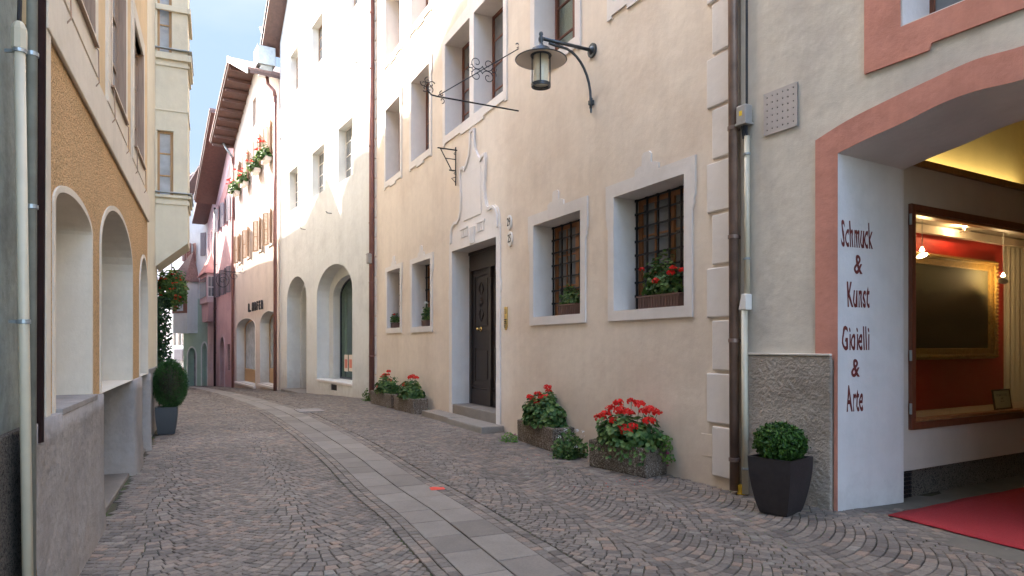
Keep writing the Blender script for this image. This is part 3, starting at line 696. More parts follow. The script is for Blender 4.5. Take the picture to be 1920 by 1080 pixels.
# door
Y0 = 0.37
dm = MB(); dm.plate([(d0 - 0.01, dzb), (d1 + 0.01, dzb), (d1 + 0.01, dzt + 0.01), (d0 - 0.01, dzt + 0.01)], [[(d0 + 0.10, dzb + 0.001), (d1 - 0.10, dzb + 0.001), (d1 - 0.10, dzt - 0.36), (d0 + 0.10, dzt - 0.36)]], Y0, Y0 + 0.12)
dm.box(d0 + 0.06, d1 - 0.06, Y0 - 0.03, Y0, dzt - 0.40, dzt - 0.33); dm.box(d0 + 0.02, d1 - 0.02, Y0 - 0.03, Y0, dzt - 0.07, dzt - 0.01)
D = dm.build('door', M['wood_dark'], P)
for sg in (0, 1):
    a = d0 + 0.103 if sg == 0 else pc + 0.006; b = pc - 0.006 if sg == 0 else d1 - 0.103
    lm = MB(); lm.box(a, b, Y0 + 0.04, Y0 + 0.10, dzb + 0.01, dzt - 0.363)
    zt = dzt - 0.363
    def panel(z0, z1, q=0.10):
        lm.plate(rect_loop((a + q, b - q, z0, z1)), [rect_loop((a + q, b - q, z0, z1), -0.05)], Y0 + 0.018, Y0 + 0.04)
        lm.box(a + q + 0.10, b - q - 0.10, Y0 + 0.022, Y0 + 0.04, z0 + 0.10, z1 - 0.10)
    panel(dzb + 0.42, dzb + 1.20); panel(dzb + 1.50, zt - 0.12)
    lm.box(a, b, Y0 + 0.012, Y0 + 0.04, dzb + 0.01, dzb + 0.30)
    lm.tube([(a + (b - a) * k / 10, Y0 + 0.03, dzb + 0.37 - 0.05 * math.sin(math.pi * k / 10)) for k in range(11)], 0.018)
    # carved rosette and leaf scrolls
    cx = (a + b) / 2; cz = (dzb + 1.50 + zt - 0.12) / 2
    for k in range(10):
        an = 2 * math.pi * k / 10; lm.tube([(cx, Y0 + 0.012, cz), (cx + 0.05 * math.cos(an), Y0 + 0.002, cz + 0.05 * math.sin(an)), (cx + 0.10 * math.cos(an), Y0 + 0.014, cz + 0.10 * math.sin(an))], [0.012, 0.016, 0.005], 6)
    for sg2 in (-1, 1):
        for q in (-1, 1): lm.tube([(cx + q * 0.02, Y0 + 0.014, cz + sg2 * 0.14), (cx + q * 0.10, Y0 + 0.01, cz + sg2 * 0.24), (cx + q * 0.06, Y0 + 0.01, cz + sg2 * 0.34), (cx, Y0 + 0.014, cz + sg2 * 0.40)], [0.008, 0.016, 0.012, 0.006], 6)
    lf = lm.build('door_leaf', M['wood_dark'], D, bevel=0.006)
am = MB(); am.box(pc - 0.045, pc + 0.045, Y0 - 0.02, Y0 + 0.05, dzb + 0.02, dzt - 0.40); am.box(pc - 0.065, pc + 0.065, Y0 - 0.04, Y0 + 0.05, dzb + 0.02, dzb + 0.55); am.box(pc - 0.065, pc + 0.065, Y0 - 0.04, Y0 + 0.05, dzt - 0.62, dzt - 0.42)
am.build('astragal', M['wood_dark'], D, bevel=0.006)
kx, kz = F.px(900, 617, Y0); km = MB(); km.tube([(kx, Y0 + 0.03, kz), (kx, Y0 - 0.03, kz)], 0.016); km.tube([(kx, Y0 - 0.02, kz), (kx, Y0 - 0.045, kz), (kx, Y0 - 0.075, kz)], [0.02, 0.036, 0.02], 12); km.tube([(kx, Y0 + 0.035, kz), (kx, Y0 + 0.012, kz)], 0.05, 14)
km.build('door_knob', M['brass'], D, smooth=True)
# raised doorstep inside the portal and the street step
MB().box(d0 + 0.003, d1 - 0.003, -0.012, Y0 + 0.14, -0.2, dzb - 0.002).build('threshold_step', M['slab'], P, bevel=0.02)
st = MB()
a, b = gp(808, 779), gp(952, 805)
sxa = (Vector((a.x, a.y)) - F.O).dot(F.d); sxb = F.sx(948)
st.plate([(sxa, -0.05), ((sxa + sxb) / 2 - 0.01, -0.05), ((sxa + sxb) / 2 - 0.01, 0.115), (sxa, 0.115)], [], -0.42, -0.025)
st.plate([((sxa + sxb) / 2, -0.05), (sxb, -0.05), (sxb, 0.11), ((sxa + sxb) / 2, 0.11)], [], -0.46, -0.025)
st.build('street_step', M['slab'], P, bevel=0.02)
MB().box(0.02, Lc - 0.02, -0.7, 9.3, H, H + 0.3).build('roof', M['slate'], P)
# small wall hatch near the ground
hm = MB(); hx, hz = F.px(1329, 835); hm.plate(rect_loop((hx - 0.11, hx + 0.11, hz - 0.12, hz + 0.12)), [], -0.006, 0.01)
hm.build('wall_hatch', M['cream'], P, bevel=0.003)
cream = P

# wall fittings -----------------------------------------------------
def oval_sign(txt, u, v, name):
    x, z = F.px(u, v); e = empty('house_number_sign', F.w(x, 0, z), F.rz, f'{name} of two white oval house number signs, reading {txt}, beside the carved door', 'number sign')
    m = MB(); n = 24; m.plate([(0.085 * math.cos(2 * math.pi * i / n), 0.125 * math.sin(2 * math.pi * i / n)) for i in range(n)], [], -0.03, -0.002)
    pl = m.build('plate', M['white_enamel'], e, bevel=0.008)
    text_mesh(txt, 0.20, 0.002, M['black'], 'numeral', e, (0, -0.033, 0), xs=0.60, bold=0.001)
oval_sign('29', 956.5, 417, 'upper'); oval_sign('25', 958, 448, 'lower')
x, z = F.px(950, 597); e = empty('doorbell_panel', F.w(x, 0, z), F.rz, 'narrow brass intercom panel with bell buttons beside the dark door', 'doorbell')
m = MB(); m.plate([(-0.05, 0.20), (-0.05, -0.13), (-0.02, -0.2), (0.02, -0.2), (0.05, -0.13), (0.05, 0.20)], [], -0.022, -0.001); m.build('face_plate', M['brass'], e, bevel=0.004)
for k in range(5):
    for sg in (-1, 1):
        b = MB(); b.tube([(sg * 0.022, -0.02, -0.02 - k * 0.032), (sg * 0.022, -0.034, -0.02 - k * 0.032)], 0.010); b.build('bell_button', M['black'], e)
m = MB()
for k in range(5): m.box(-0.03, 0.03, -0.026, -0.02, 0.08 + k * 0.018, 0.088 + k * 0.018)
m.build('speaker_grille', M['black'], e)

# wall lamp
F = F_cream; x, z = F.px(1112, 95); e = empty('wall_lamp', F.w(x, 0, z), F.rz, 'grey street lamp with wide disc shade on a curved bracket over the barred windows', 'street lamp')
AL = 0.82
m = MB(); m.tube([(0, 0, 0), (0, -0.03, 0)], 0.095, 20); m.tube([(0, -0.03, 0), (0, -0.06, 0)], [0.06, 0.03], 16); m.build('wall_rose', M['lampmetal'], e, smooth=False)
m = MB(); m.tube([(0, -0.03, 0), (0, -AL, -0.0)], 0.024, 10); m.build('arm', M['lampmetal'], e, smooth=True)
m = MB(); pts = [(0, -0.62 + 0.0, -0.055)] + [(0, -0.04 - 0.52 * math.cos(a), -0.72 + 0.665 * math.sin(a)) for a in [R(80), R(68), R(56), R(44), R(32), R(20), R(8), 0]] + [(0, -0.04 - 0.52, -0.72)]
pts = [(0, -0.70, -0.04), (0, -0.60, -0.05)] + [(0, -0.50 + 0.46 * math.sin(R(a)), -0.05 - 0.62 * (1 - math.cos(R(a)))) for a in range(10, 91, 10)] + [(0, -0.04, -0.80)]
m.tube(pts, 0.018, 10); m.build('curved_brace', M['lampmetal'], e, smooth=True)
m = MB(); m.box(-0.03, 0.03, -0.06, 0, -0.75, -0.69); m.tube([(0, -0.035, -0.66), (0, -0.035, -0.86)], [0.026, 0.012]); m.build('lower_clip', M['lampmetal'], e)
c = (0, -AL, 0)
m = MB(); m.lathe([(0.0, 0.09), (0.022, 0.08), (0.03, 0.05), (0.02, 0.03), (0.035, 0.0), (0.035, -0.03), (0.022, -0.06), (0.035, -0.09), (0.05, -0.12), (0.11, -0.135), (0.125, -0.15), (0.125, -0.20), (0.14, -0.215), (0.14, -0.235)], c, 24); m.build('lamp_cap', M['lampmetal'], e, smooth=True)
m = MB(); m.lathe([(0.12, -0.20), (0.20, -0.225), (0.33, -0.275), (0.345, -0.285), (0.335, -0.29), (0.20, -0.24), (0.11, -0.215)], c, 40); sh = m.build('lamp_shade', M['lampmetal'], e, smooth=True)
m = MB(); m.lathe([(0.11, -0.219), (0.20, -0.243), (0.33, -0.292)], c, 40); m.v and None
m.f = m.f[:-2]; m.build('shade_lining', M['shade_in'], sh, smooth=True, recalc=False)
m = MB(); m.lathe([(0.095, -0.22), (0.10, -0.235), (0.10, -0.60), (0.095, -0.61)], c, 24); m.build('lamp_glass', M['frost'], e, smooth=True)
cg = MB()
for k in range(4):
    a = R(45 + 90 * k + 12); cx, cy = 0.118 * math.cos(a), -AL + 0.118 * math.sin(a); cg.tube([(cx, cy, -0.22), (cx, cy, -0.63)], 0.008, 6)
for zz in (-0.60, -0.625): cg.lathe([(0.108, zz), (0.128, zz), (0.128, zz - 0.018), (0.108, zz - 0.018), (0.108, zz)], c, 28)
cg.f = [f for f in cg.f if len(f) < 20]; cg.build('lamp_cage', M['lampmetal'], e)

# wrought iron sign brackets
def scroll(c, r, turns, a0, y=0, dirn=1, n=26):
    out = []
    for i in range(n + 1):
        t = i / n; a = a0 + dirn * 2 * math.pi * turns * t; rr = r * (1 - 0.8 * t); out.append((0, c[0] + rr * math.cos(a), c[1] + rr * math.sin(a)))
    return out
x, z = F.px(972, 208); e = empty('iron_sign_bracket', F.w(x, 0, z), F.rz, 'long empty wrought iron sign bracket with scrolls between the paired windows and lamp', 'sign bracket')
m = MB(); m.tube([(0, 0.03, 0), (0, -1.45, 0)], 0.013); m.tube([(0, -1.45, 0), (0, -1.54, 0.01), (0, -1.60, 0.07)], 0.012); m.build('bar', M['iron'], e)
m = MB(); m.tube([(0, 0.03, 1.06), (0, -1.42, 0.02)], 0.008); m.tube(scroll((-0.03, 1.10), 0.05, 0.8, R(-90)), 0.007); m.build('brace', M['iron'], e)
def scr(m, cy, cz, s):
    for (dy, dz, a0, dr) in ((0.09, 0.09, 200, 1), (-0.09, 0.09, -20, -1), (0.09, -0.09, 160, -1), (-0.09, -0.09, 20, 1)):
        m.tube(scroll((cy + dy * s, cz + dz * s), 0.10 * s, 1.3, R(a0), dirn=dr), 0.007, 6)
        m.tube(scroll((cy + dy * 1.9 * s, cz + dz * 0.4 * s), 0.05 * s, 0.9, R(a0 + 180), dirn=-dr), 0.006, 6)
m = MB(); scr(m, -0.66, 0.56, 1.15); m.build('scrollwork', M['iron'], e, recalc=False)
m = MB()
for k in range(5):
    a = R(90 + 72 * k); m.tube(scroll((-1.60 + 0.07 * math.cos(a), 0.15 + 0.07 * math.sin(a)), 0.055, 1.0, a), 0.007, 6)
for sg in (-1, 1): m.tube(scroll((-1.36, sg * 0.05), 0.05, 0.8, R(90 * sg)), 0.007, 6)
m.build('finial', M['iron'], e, recalc=False)
x, z = F.px(857, 282); e = empty('small_iron_bracket', F.w(x, 0, z), F.rz, 'small stepped iron lantern bracket on the wall above the door gable', 'wall bracket')
m = MB(); m.tube([(0, -0.03, 0.06), (0, -0.03, -0.72)], 0.013); m.tube([(0, 0.02, 0), (0, -0.42, 0.0)], 0.014); m.tube([(0, -0.36, -0.005), (0, -0.12, -0.42)], 0.011)
m.tube([(0, -0.03, -0.19), (0, -0.25, -0.19)], 0.010); m.tube([(0, -0.03, -0.42), (0, -0.17, -0.42)], 0.014); m.tube([(0, -0.03, -0.66), (0, -0.12, -0.58), (0, -0.03, -0.55)], 0.009)
for zz in (-0.1, -0.5): m.tube([(0, -0.03, zz), (0, -0.07, zz + 0.02), (0, -0.05, zz + 0.05)], 0.008)
m.build('iron_frame', M['iron'], e)

# downpipes ----------------------------------------------------------
def downpipe(name, F, x, z0, z1, r, mat, label, out=0.09, clips=(), bend=None, cat='downpipe', lean=0.0, rust=None):
    e = empty(name, F.w(x, -out, z0), F.rz, label, cat)
    m = MB(); m.tube([(0, 0, 0), (lean * 0.5, 0, (z1 - z0) * 0.5), (lean, 0, z1 - z0)], r, 16); m.build('pipe', mat, e, smooth=True)
    for zc in clips:
        c = MB(); xx = lean * (zc - z0) / (z1 - z0)
        c.lathe([(r + 0.001, -0.02), (r + 0.009, -0.018), (r + 0.009, 0.018), (r + 0.001, 0.02)], (xx, 0, zc - z0), 16); c.box(xx - 0.012, xx + 0.012, r * 0.8, out - 0.002, zc - z0 - 0.015, zc - z0 + 0.015); c.build('pipe_clip', mat if not rust else rust, e)
    return e
downpipe('downpipe', F_cream, Lc + 0.035, 0.04, H, 0.048, M['pipe_brown'], 'brown downpipe in the corner between cream house and gallery', out=0.085, clips=(0.35, 1.55, 2.6, 3.7, 5.2, 6.6, 8.5), lean=-0.06)
xw = F_white.sx(697)
downpipe('downpipe', F_cream, 0.07, 0.0, 12.6, 0.075, M['pipe_red'], 'tall red brown downpipe between the white house and cream house', out=0.10, clips=(1.2, 3.3, 5.0, 7.2, 9.4, 11))
e = empty('meter_box', F_cream.w(0.13, -0.19, F_cream.px(702, 487)[1]), F_cream.rz, 'small grey meter box on the red brown pipe left of the cream house', 'meter box')
MB().box(-0.09, 0.09, -0.06, 0.06, -0.14, 0.14).build('case', M['plastic_grey'], e, bevel=0.02); MB().box(-0.10, 0.10, -0.068, 0.02, 0.11, 0.15).build('lid', M['plastic_grey'], e, bevel=0.006)

# ==================================================================
#  WHITE HOUSE
# ==================================================================
F = F_white; Lw = F.sx(697); P = empty('white_house', F.w(0), F.rz, 'tall white house with two deep arches and small square windows', 'house')
Hl = F.px(524.5, 81)[1]; slope = 0.62; Hr = Hl + 5.0
holes = []
rows = [F.rect(542, 558.5, 324, 398), F.rect(585, 608, 289, 372), F.rect(634, 661.5, 243, 345)]
z0 = 7.0; z1 = 8.75
r2 = [F.rect(545, 560, 107, 185), F.rect(585.5, 606, 52, 135), F.rect(650, 672.5, -60, 34)]
for i, r in enumerate(rows + r2): holes.append(rect_loop(r, 0.02 if i > 2 else 0))
aA = (F.sx(538), F.sx(574.5)); aB = (F.sx(594), F.sx(660.5))
zbA = ground_z(*F.w(aA[0]).xy)
spA = F.px(538, 567)[1]; tpA = F.px(557, 518)[1]; spB = F.px(594, 557)[1]; tpB = F.px(630, 494)[1]; sillB = F.px(608, 712)[1]
LA = arch_loop(aA[0], aA[1], zbA + 0.1, spA, tpA); LB = arch_loop(aB[0], aB[1], sillB, spB, tpB)
holes += [LA, LB]
vx0, vz0 = F.px(620, 731); vx1, vz1 = F.px(631.5, 719); holes.append(rect_loop((vx0, vx1, vz0, vz0 + 0.2)))
m = MB(); m.plate([(0, -2.5), (Lw, -2.5), (Lw, Hl + 5), (Lw * 0.45, Hl + 5), (0.0, Hl)], holes, 0, 0.9); shell(m, Lw, Hl, 9, 0.9); m.build('wall', M['white'], P)
for i, r in enumerate(rows + r2):
    s = None
    if i > 2:
        pad = 0.2; s = ([(r[0] - pad, r[2] - 0.28), (r[1] + pad, r[2] - 0.28), (r[1] + pad, r[3] + 0.2), (r[0] - pad, r[3] + 0.2)], M['white'], 0.02)
    make_window(P, r, 0.24, M['wood_shutter'] if i > 2 else M['trim'], M['glass_grey'], nv=1, nh=3, fw=0.06, surround=s)
# inner arches, door and shop glass
m = MB(); ia = arch_loop(aA[0] + 0.22, aA[1] - 0.18, zbA + 0.11, spA, tpA - 0.22); m.plate(arch_loop(aA[0] - 0.05, aA[1] + 0.05, zbA + 0.05, spA, tpA + 0.05), [ia], 0.55, 0.85); m.build('inner_arch', M['white'], P)
m = MB(); ib = arch_loop(aB[0] + 0.5, aB[1] - 0.15, sillB + 0.01, spB, tpB - 0.35); m.plate(arch_loop(aB[0] - 0.05, aB[1] + 0.05, sillB - 0.05, spB, tpB + 0.05), [ib], 0.45, 0.88); m.build('inner_arch', M['white'], P)
m = MB(); m.box(aA[0], aA[1], 1.6, 1.7, zbA, tpA + 0.2); m.build('passage_wall', M['white'], P)
m = MB(); m.box(aA[0] + 0.25, aA[1] - 0.1, 1.5, 1.59, zbA + 0.1, zbA + 1.1); m.build('low_gate', M['wood_shutter_grey'], P)
sb = (aB[0] + 0.5, aB[1] - 0.15, sillB + 0.01, tpB - 0.33)
m = MB(); m.plate(arch_loop(sb[0] - 0.02, sb[1] + 0.02, sb[2] - 0.01, spB, sb[3] + 0.02), [arch_loop(sb[0] + 0.06, sb[1] - 0.06, sb[2] + 0.07, spB, sb[3] - 0.06)], 0.70, 0.76)
m.box((sb[0] + sb[1]) / 2 - 0.02, (sb[0] + sb[1]) / 2 + 0.02, 0.70, 0.75, sb[2] + 0.07, sb[3] - 0.07)
W = m.build('shop_window', M['lampmetal'], P); m = MB(); m.plate(arch_loop(sb[0] + 0.04, sb[1] - 0.04, sb[2] + 0.05, spB, sb[3] - 0.04), [], 0.725, 0.733); m.build('pane', M['glass_green'], W)
for (u0, u1) in ((645.5, 652.5), (654, 661)):
    r = F.rect(u0, u1, 665, 696, 0.69); pm = MB(); pm.box(r[0], r[1], 0.688, 0.694, r[2], r[3]); po = pm.build('poster', M['poster'], W)
    q = MB(); q.box(r[0] + 0.06, r[1] - 0.06, 0.684, 0.687, r[2] + 0.12, r[3] - 0.16)
    q.build('print', M['poster_red'], po)
m = MB(); m.box(sb[0] - 0.5, sb[1] + 1.4, 2.6, 2.7, sillB - 0.2, tpB); m.build('display_back', simple('green_grey_display', (0.23, 0.36, 0.25), 0.8, var=0.3, scale=1.5), P)
for (zz, hh) in ((spB - 0.4, 1.2), (sillB + 1.75, 0.24)):
    m = MB(); m.box((sb[0] + sb[1]) / 2 + 0.2, sb[1] + 0.6, 2.3, 2.36, zz, zz + hh); m.build('lime_sign_board', M['lime'], P)
m = MB(); m.box(sb[0] - 0.5, sb[1] + 0.3, 1.5, 2.1, sillB - 0.2, sillB + 1.6); m.build('display_counter', M['wood_shutter_grey'], P)
m = MB(); m.box(vx0 - 0.01, vx1 + 0.01, 0.05, 0.08, vz0, vz0 + 0.2)
for k in range(5): m.box(vx0, vx1, 0.02, 0.04, vz0 + 0.02 + k * 0.036, vz0 + 0.04 + k * 0.036)
m.build('vent_grille', M['iron'], P)
m = MB(); m.box(aB[0], aB[1] , -0.02, 0.7, sillB - 0.08, sillB - 0.003); m.build('sill', M['trim'], P, bevel=0.01)
m = MB(); m.box(aA[0] + 0.02, aA[1] - 0.02, -0.25, 0.9, zbA - 0.3, zbA + 0.13); m.build('doorstep', M['slab'], P, bevel=0.02)
m = MB()
for (u, v, l) in ((570, 40, 0.9), (628, 165, 1.1), (574, 235, 1.0), (672, 118, 1.1), (533, 262, 0.7), (622, 400, 0.9), (573, 430, 0.5)):
    x, z = F.px(u, v); m.tube([(x, 0.03, z), (x, -0.16, z), (x, -0.2, z + 0.05)], 0.015, 6)
m.build('facade_hook', M['iron'], P)
rf = MB(); ov = 0.7
def slopebox(m, x0, z0, x1, z1, y0, y1, t):
    m.plate([(x0, z0), (x1, z1), (x1, z1 + t), (x0, z0 + t)], [], y0, y1)
slopebox(rf, -0.5, Hl - 0.45, Lw * 0.45, Hl + 5.02, -ov, 9, 0.22); slopebox(rf, Lw * 0.45 + 0.001, Hl + 5.02, Lw, Hl + 5.03, -ov, 9, 0.22); rr = rf.build('roof', M['wood_roof'], P)
rt = MB(); slopebox(rt, -0.55, Hl - 0.26, Lw * 0.45, Hl + 5.25, -ov - 0.05, 9, 0.10); rt.build('roof_covering', M['slate'], rr)
white = P
# hopper and pipe between the white and beige houses
xh = 0.0
e = empty('downpipe', F_white.w(-0.12, -0.18, -0.6), F_white.rz, 'red brown downpipe with zinc hopper between beige and white houses', 'downpipe')
zt = F_white.px(515, 195)[1] + 0.6
m = MB(); m.tube([(0, 0, 0), (0, 0, zt)], 0.075, 12); m.tube([(0, 0, zt), (0, -0.05, zt + 0.25), (-0.3, -0.25, zt + 0.6), (-0.32, -0.3, zt + 1.1)], 0.075, 12); m.build('pipe', M['pipe_red'], e, smooth=True)
m = MB(); m.box(-0.85, 0.10, -0.75, 0.0, zt + 1.3, zt + 2.1); m.plate([(-0.55, zt + 0.95), (-0.15, zt + 0.95), (0.0, zt + 1.3), (-0.75, zt + 1.3)], [], -0.6, -0.1); m.build('hopper_head', M['zinc'], e, bevel=0.02)
m = MB(); m.tube([(-0.25, -0.4, zt + 2.1), (-0.25, -0.4, zt + 2.6), (-0.45, -0.5, zt + 3.1)], 0.07, 10); m.build('upper_pipe', M['zinc'], e, smooth=True)

# ==================================================================
#  BEIGE HOUSE (shop lettering)
# ==================================================================
F = F_hof; Lh = F.sx(523.5); P = empty('beige_house', F.w(0), F.rz, 'beige gabled house with two shop windows and flower boxes on brown shuttered windows', 'house')
pk = F.sx(479); zpk = F.px(479, 126)[1]; zel = F.px(441, 266)[1]; zer = F.px(523, 150)[1]
holes = []; shops = []
for (u0, u1, vt, vtop, vb, q0, q1) in ((444, 479, 617, 604, 721, 458, 472.5), (488, 519.5, 606, 597, 723, 503, 518)):
    s0, s1 = F.sx(u0), F.sx(u1); zs = F.px(u0, vt)[1]; zt = zs + 0.55; zb = F.px(u1, vb + 3)[1]
    l = arch_loop(s0, s1, zb, zs, zt, 10); holes.append(l); shops.append((s0, s1, zb, zs, zt))
uw = []
for (uc, wd) in ((445, 5), (459.5, 5.5), (483, 6.5), (502.5, 7)):
    pass
lowz0, lowz1 = F.px(500, 463)[1], F.px(500, 402)[1]; upz0, upz1 = F.px(500, 302)[1], F.px(500, 243)[1]
cs = [F.sx(u) for u in (450, 466, 488, 508)]
for c in cs:
    uw.append((c - 0.38, c + 0.38, lowz0, lowz1)); uw.append((c - 0.38, c + 0.38, upz0, upz1))
for r in uw: holes.append(rect_loop(r))
r = F.rect(474, 480, 190, 240); attic = (r[0], r[0] + 0.8, r[2], r[3]); holes.append(rect_loop(attic))
m = MB(); m.plate([(0, -3), (Lh, -3), (Lh, zer), (pk, zpk), (0, zel)], holes, 0, 0.7); shell(m, Lh, min(zel, zer) - 0.5, 9, 0.7); m.build('wall', M['hofer'], P)
for r in uw: make_window(P, r, 0.22, M['trim'], M['glass_sky'], nv=1, nh=2, fw=0.06, shutters=(M['wood_shutter'], 0.40, R(24)), sill=0.05)
make_window(P, attic, 0.3, M['wood_shutter'], M['glass_dark'], nv=0, nh=1, double=False)
for (s0, s1, zb, zs, zt) in shops:
    m = MB(); a = arch_loop(s0 + 0.02, s1 - 0.02, zb + 0.02, zs, zt - 0.02, 10)
    m.plate(arch_loop(s0 - 0.02, s1 + 0.02, zb - 0.02, zs, zt + 0.02, 10), [arch_loop(s0 + 0.12, s1 - 0.12, zb + 0.75, zs, zt - 0.12, 10)], 0.42, 0.5)
    W = m.build('shop_window', M['wood_honey'], P); m = MB(); m.box(s0 + 0.1, s1 - 0.1, 0.45, 0.46, zb + 0.7, zt - 0.1); m.build('pane', M['glass_sky'], W)
    m = MB(); m.plate(arch_loop(s0 + 0.001, s1 - 0.001, zb + 0.001, zs, zt - 0.001, 10), [arch_loop(s0 + 0.025, s1 - 0.025, zb + 0.03, zs, zt - 0.03, 10)], -0.012, 0.42); m.build('white_reveal', M['white'], W)
    m = MB(); m.box(s0 - 0.1, s1 + 0.1, -0.12, 0.42, zb - 0.12, zb - 0.003); m.build('sill', M['trim'], W, bevel=0.01)
x0_, z_ = F.px(466.5, 575); x1_, z2_ = F.px(495.5, 575); zc = F.px(481, 575)[1]
for i, ch in enumerate('R.HOFER'):
    sx_ = x0_ + (x1_ - x0_) * (i + 0.5) / 7 + (0.05 if ch == 'R' and i == 0 else 0) - (0.12 if ch == '.' else 0)
    text_mesh(ch, 0.62, 0.03, M['black'], 'shop_letter', P, (sx_, -0.06, zc), xs=0.62, bold=0.015)
rf = MB(); ov = 1.25
slopebox(rf, -0.4, zel - 0.4 * (zpk - zel) / pk, pk, zpk, -ov, 9, 0.14); slopebox(rf, pk + 0.001, zpk, Lh + 0.1, zer + 0.0, -ov, 9, 0.14)
rr = rf.build('roof', M['wood_roof'], P)
rt = MB(); slopebox(rt, -0.5, zel - 0.5 * (zpk - zel) / pk + 0.145, pk, zpk + 0.145, -ov - 0.06, 9, 0.10); slopebox(rt, pk + 0.001, zpk + 0.145, Lh + 0.1, zer + 0.145, -ov - 0.06, 9, 0.1); rt.build('roof_tiles', M['tile'], rr)
bm_ = MB()
for k in range(9): xx = -0.3 + (pk) * k / 8; zz = zel + (zpk - zel) * xx / pk; bm_.box(xx - 0.05, xx + 0.05, -ov + 0.1, -0.01, zz - 0.16, zz - 0.02)
bm_.build('rafter', M['wood_roof'], rr)
m = MB(); slopebox(m, pk, zpk - 0.02, Lh + 0.05, zer - 0.02, -ov - 0.10, -ov - 0.065, 0.30); m.build('verge_board', M['offwhite'], rr)
beige = P
# pipe at the far corner
e = downpipe('downpipe', F_hof, 0.03, -1.3, zel - 0.9, 0.07, M['pipe_red'], 'thin dark downpipe between the pink and beige houses', out=0.12, clips=(2, 6, 9))
m = MB(); m.tube([(0, 0, zel + 0.4), (-0.2, -0.3, zel + 0.9), (-0.3, -0.6, zel + 1.5)], 0.07, 8); m.build('upper_pipe', M['zinc'], e, smooth=True)
# iron hanging sign of the beige house
x, z = F.px(458, 522); e = empty('iron_guild_sign', F.w(x, 0, z), F.rz, 'curly gilded iron hanging sign on the beige house above the shop letters', 'hanging sign')
m = MB(); m.tube([(0, 0.02, 0.3), (0, -1.3, 0.35)], 0.02, 6); m.tube(scroll((-0.5, 0.1), 0.22, 1.4, R(90)), 0.016, 6); m.tube(scroll((-0.25, 0.55), 0.2, 1.2, R(-90)), 0.016, 6); m.build('bracket', M['iron'], e)
m = MB(); m.tube([(0, -1.1 + 0.32 * math.cos(a), -0.15 + 0.38 * math.sin(a)) for a in [2 * math.pi * i / 20 for i in range(21)]], 0.018, 6); m.tube(scroll((-1.1, -0.15), 0.2, 1.2, 0), 0.02, 6); m.build('ring', M['iron'], e)

# ==================================================================
#  PINK HOUSES
# ==================================================================
F = F_pinkA; Lp = F.sx(439.5); P = empty('pink_house', F.w(0), F.rz, 'deep pink house with grey shutters and a narrow arched door beside the beige house', 'house')
zA = F.px(407, 372)[1]; zB = F.px(438, 225)[1]
hs = []
wz = [(F.px(425, 455)[1], F.px(425, 400)[1]), (F.px(425, 350)[1], F.px(425, 312)[1])]
ws = []
for (z0, z1) in ((F.px(420, 553)[1], F.px(420, 506)[1]), (F.px(420, 425)[1], F.px(420, 380)[1])):
    for k in range(3): c = 1.3 + k * (Lp - 2.2) / 2; ws.append((c - 0.35, c + 0.35, z0, z1))
for r in ws: hs.append(rect_loop(r))
da = arch_loop(F.sx(413.5), F.sx(421.5), F.px(417, 731)[1], F.px(413.5, 655)[1], F.px(416, 632)[1], 10); hs.append(da)
sw = (F.sx(426), F.sx(431), F.px(428, 694)[1], F.px(428, 645)[1]); hs.append(rect_loop(sw))
m = MB(); m.plate([(0, -3), (Lp, -3), (Lp, zB), (0, zA)], hs, 0, 0.6); shell(m, Lp, zA - 0.6, 9, 0.6); m.build('wall', M['pink'], P)
for i, r in enumerate(ws): make_window(P, r, 0.2, M['trim'], M['glass_dark'], nv=1, nh=2, shutters=(M['wood_shutter_grey'], 0.55, R(14)))
make_window(P, sw, 0.25, M['wood_dark'], M['glass_dark'], nv=0, nh=2, double=False, grille=(2, 6, 0.1))
m = MB(); m.plate(arch_loop(F.sx(413.5) - 0.12, F.sx(421.5) + 0.12, F.px(417, 731)[1], F.px(413.5, 655)[1], F.px(416, 632)[1] + 0.12, 10), [da], -0.04, 0.1); m.build('door_surround', M['pink_pale'], P)
m = MB(); m.box(F.sx(413.5), F.sx(421.5), 0.35, 0.42, -2.5, 3.2); m.build('door', simple('grey_blue_door', (0.13, 0.15, 0.18), 0.5), P)
rf = MB(); slopebox(rf, -0.4, zA - 0.3, Lp + 0.1, zB + 0.1, -1.3, 9, 0.15); rr = rf.build('roof', M['wood_roof'], P); rt = MB(); slopebox(rt, -0.5, zA - 0.15, Lp + 0.1, zB + 0.255, -1.36, 9, 0.1); rt.build('roof_tiles', M['tile'], rr)
fz = MB(); a = F.px(405, 455); b = F.px(437, 340)
fz.plate([(0.0, zA - 1.9), (Lp * 0.5, zA - 0.9), (Lp, zB - 2.6), (Lp, zB - 1.7), (Lp * 0.5, zA + 0.1), (0.0, zA - 0.9)], [], -0.035, -0.002); fz.build('painted_frieze', M['pink_frieze'], P)
downpipe('downpipe', F_pinkA, 0.05, -1.6, zA - 0.6, 0.075, M['pipe_dark'], 'dark downpipe running down between the two pink houses', out=0.12, clips=(1, 4, 7))

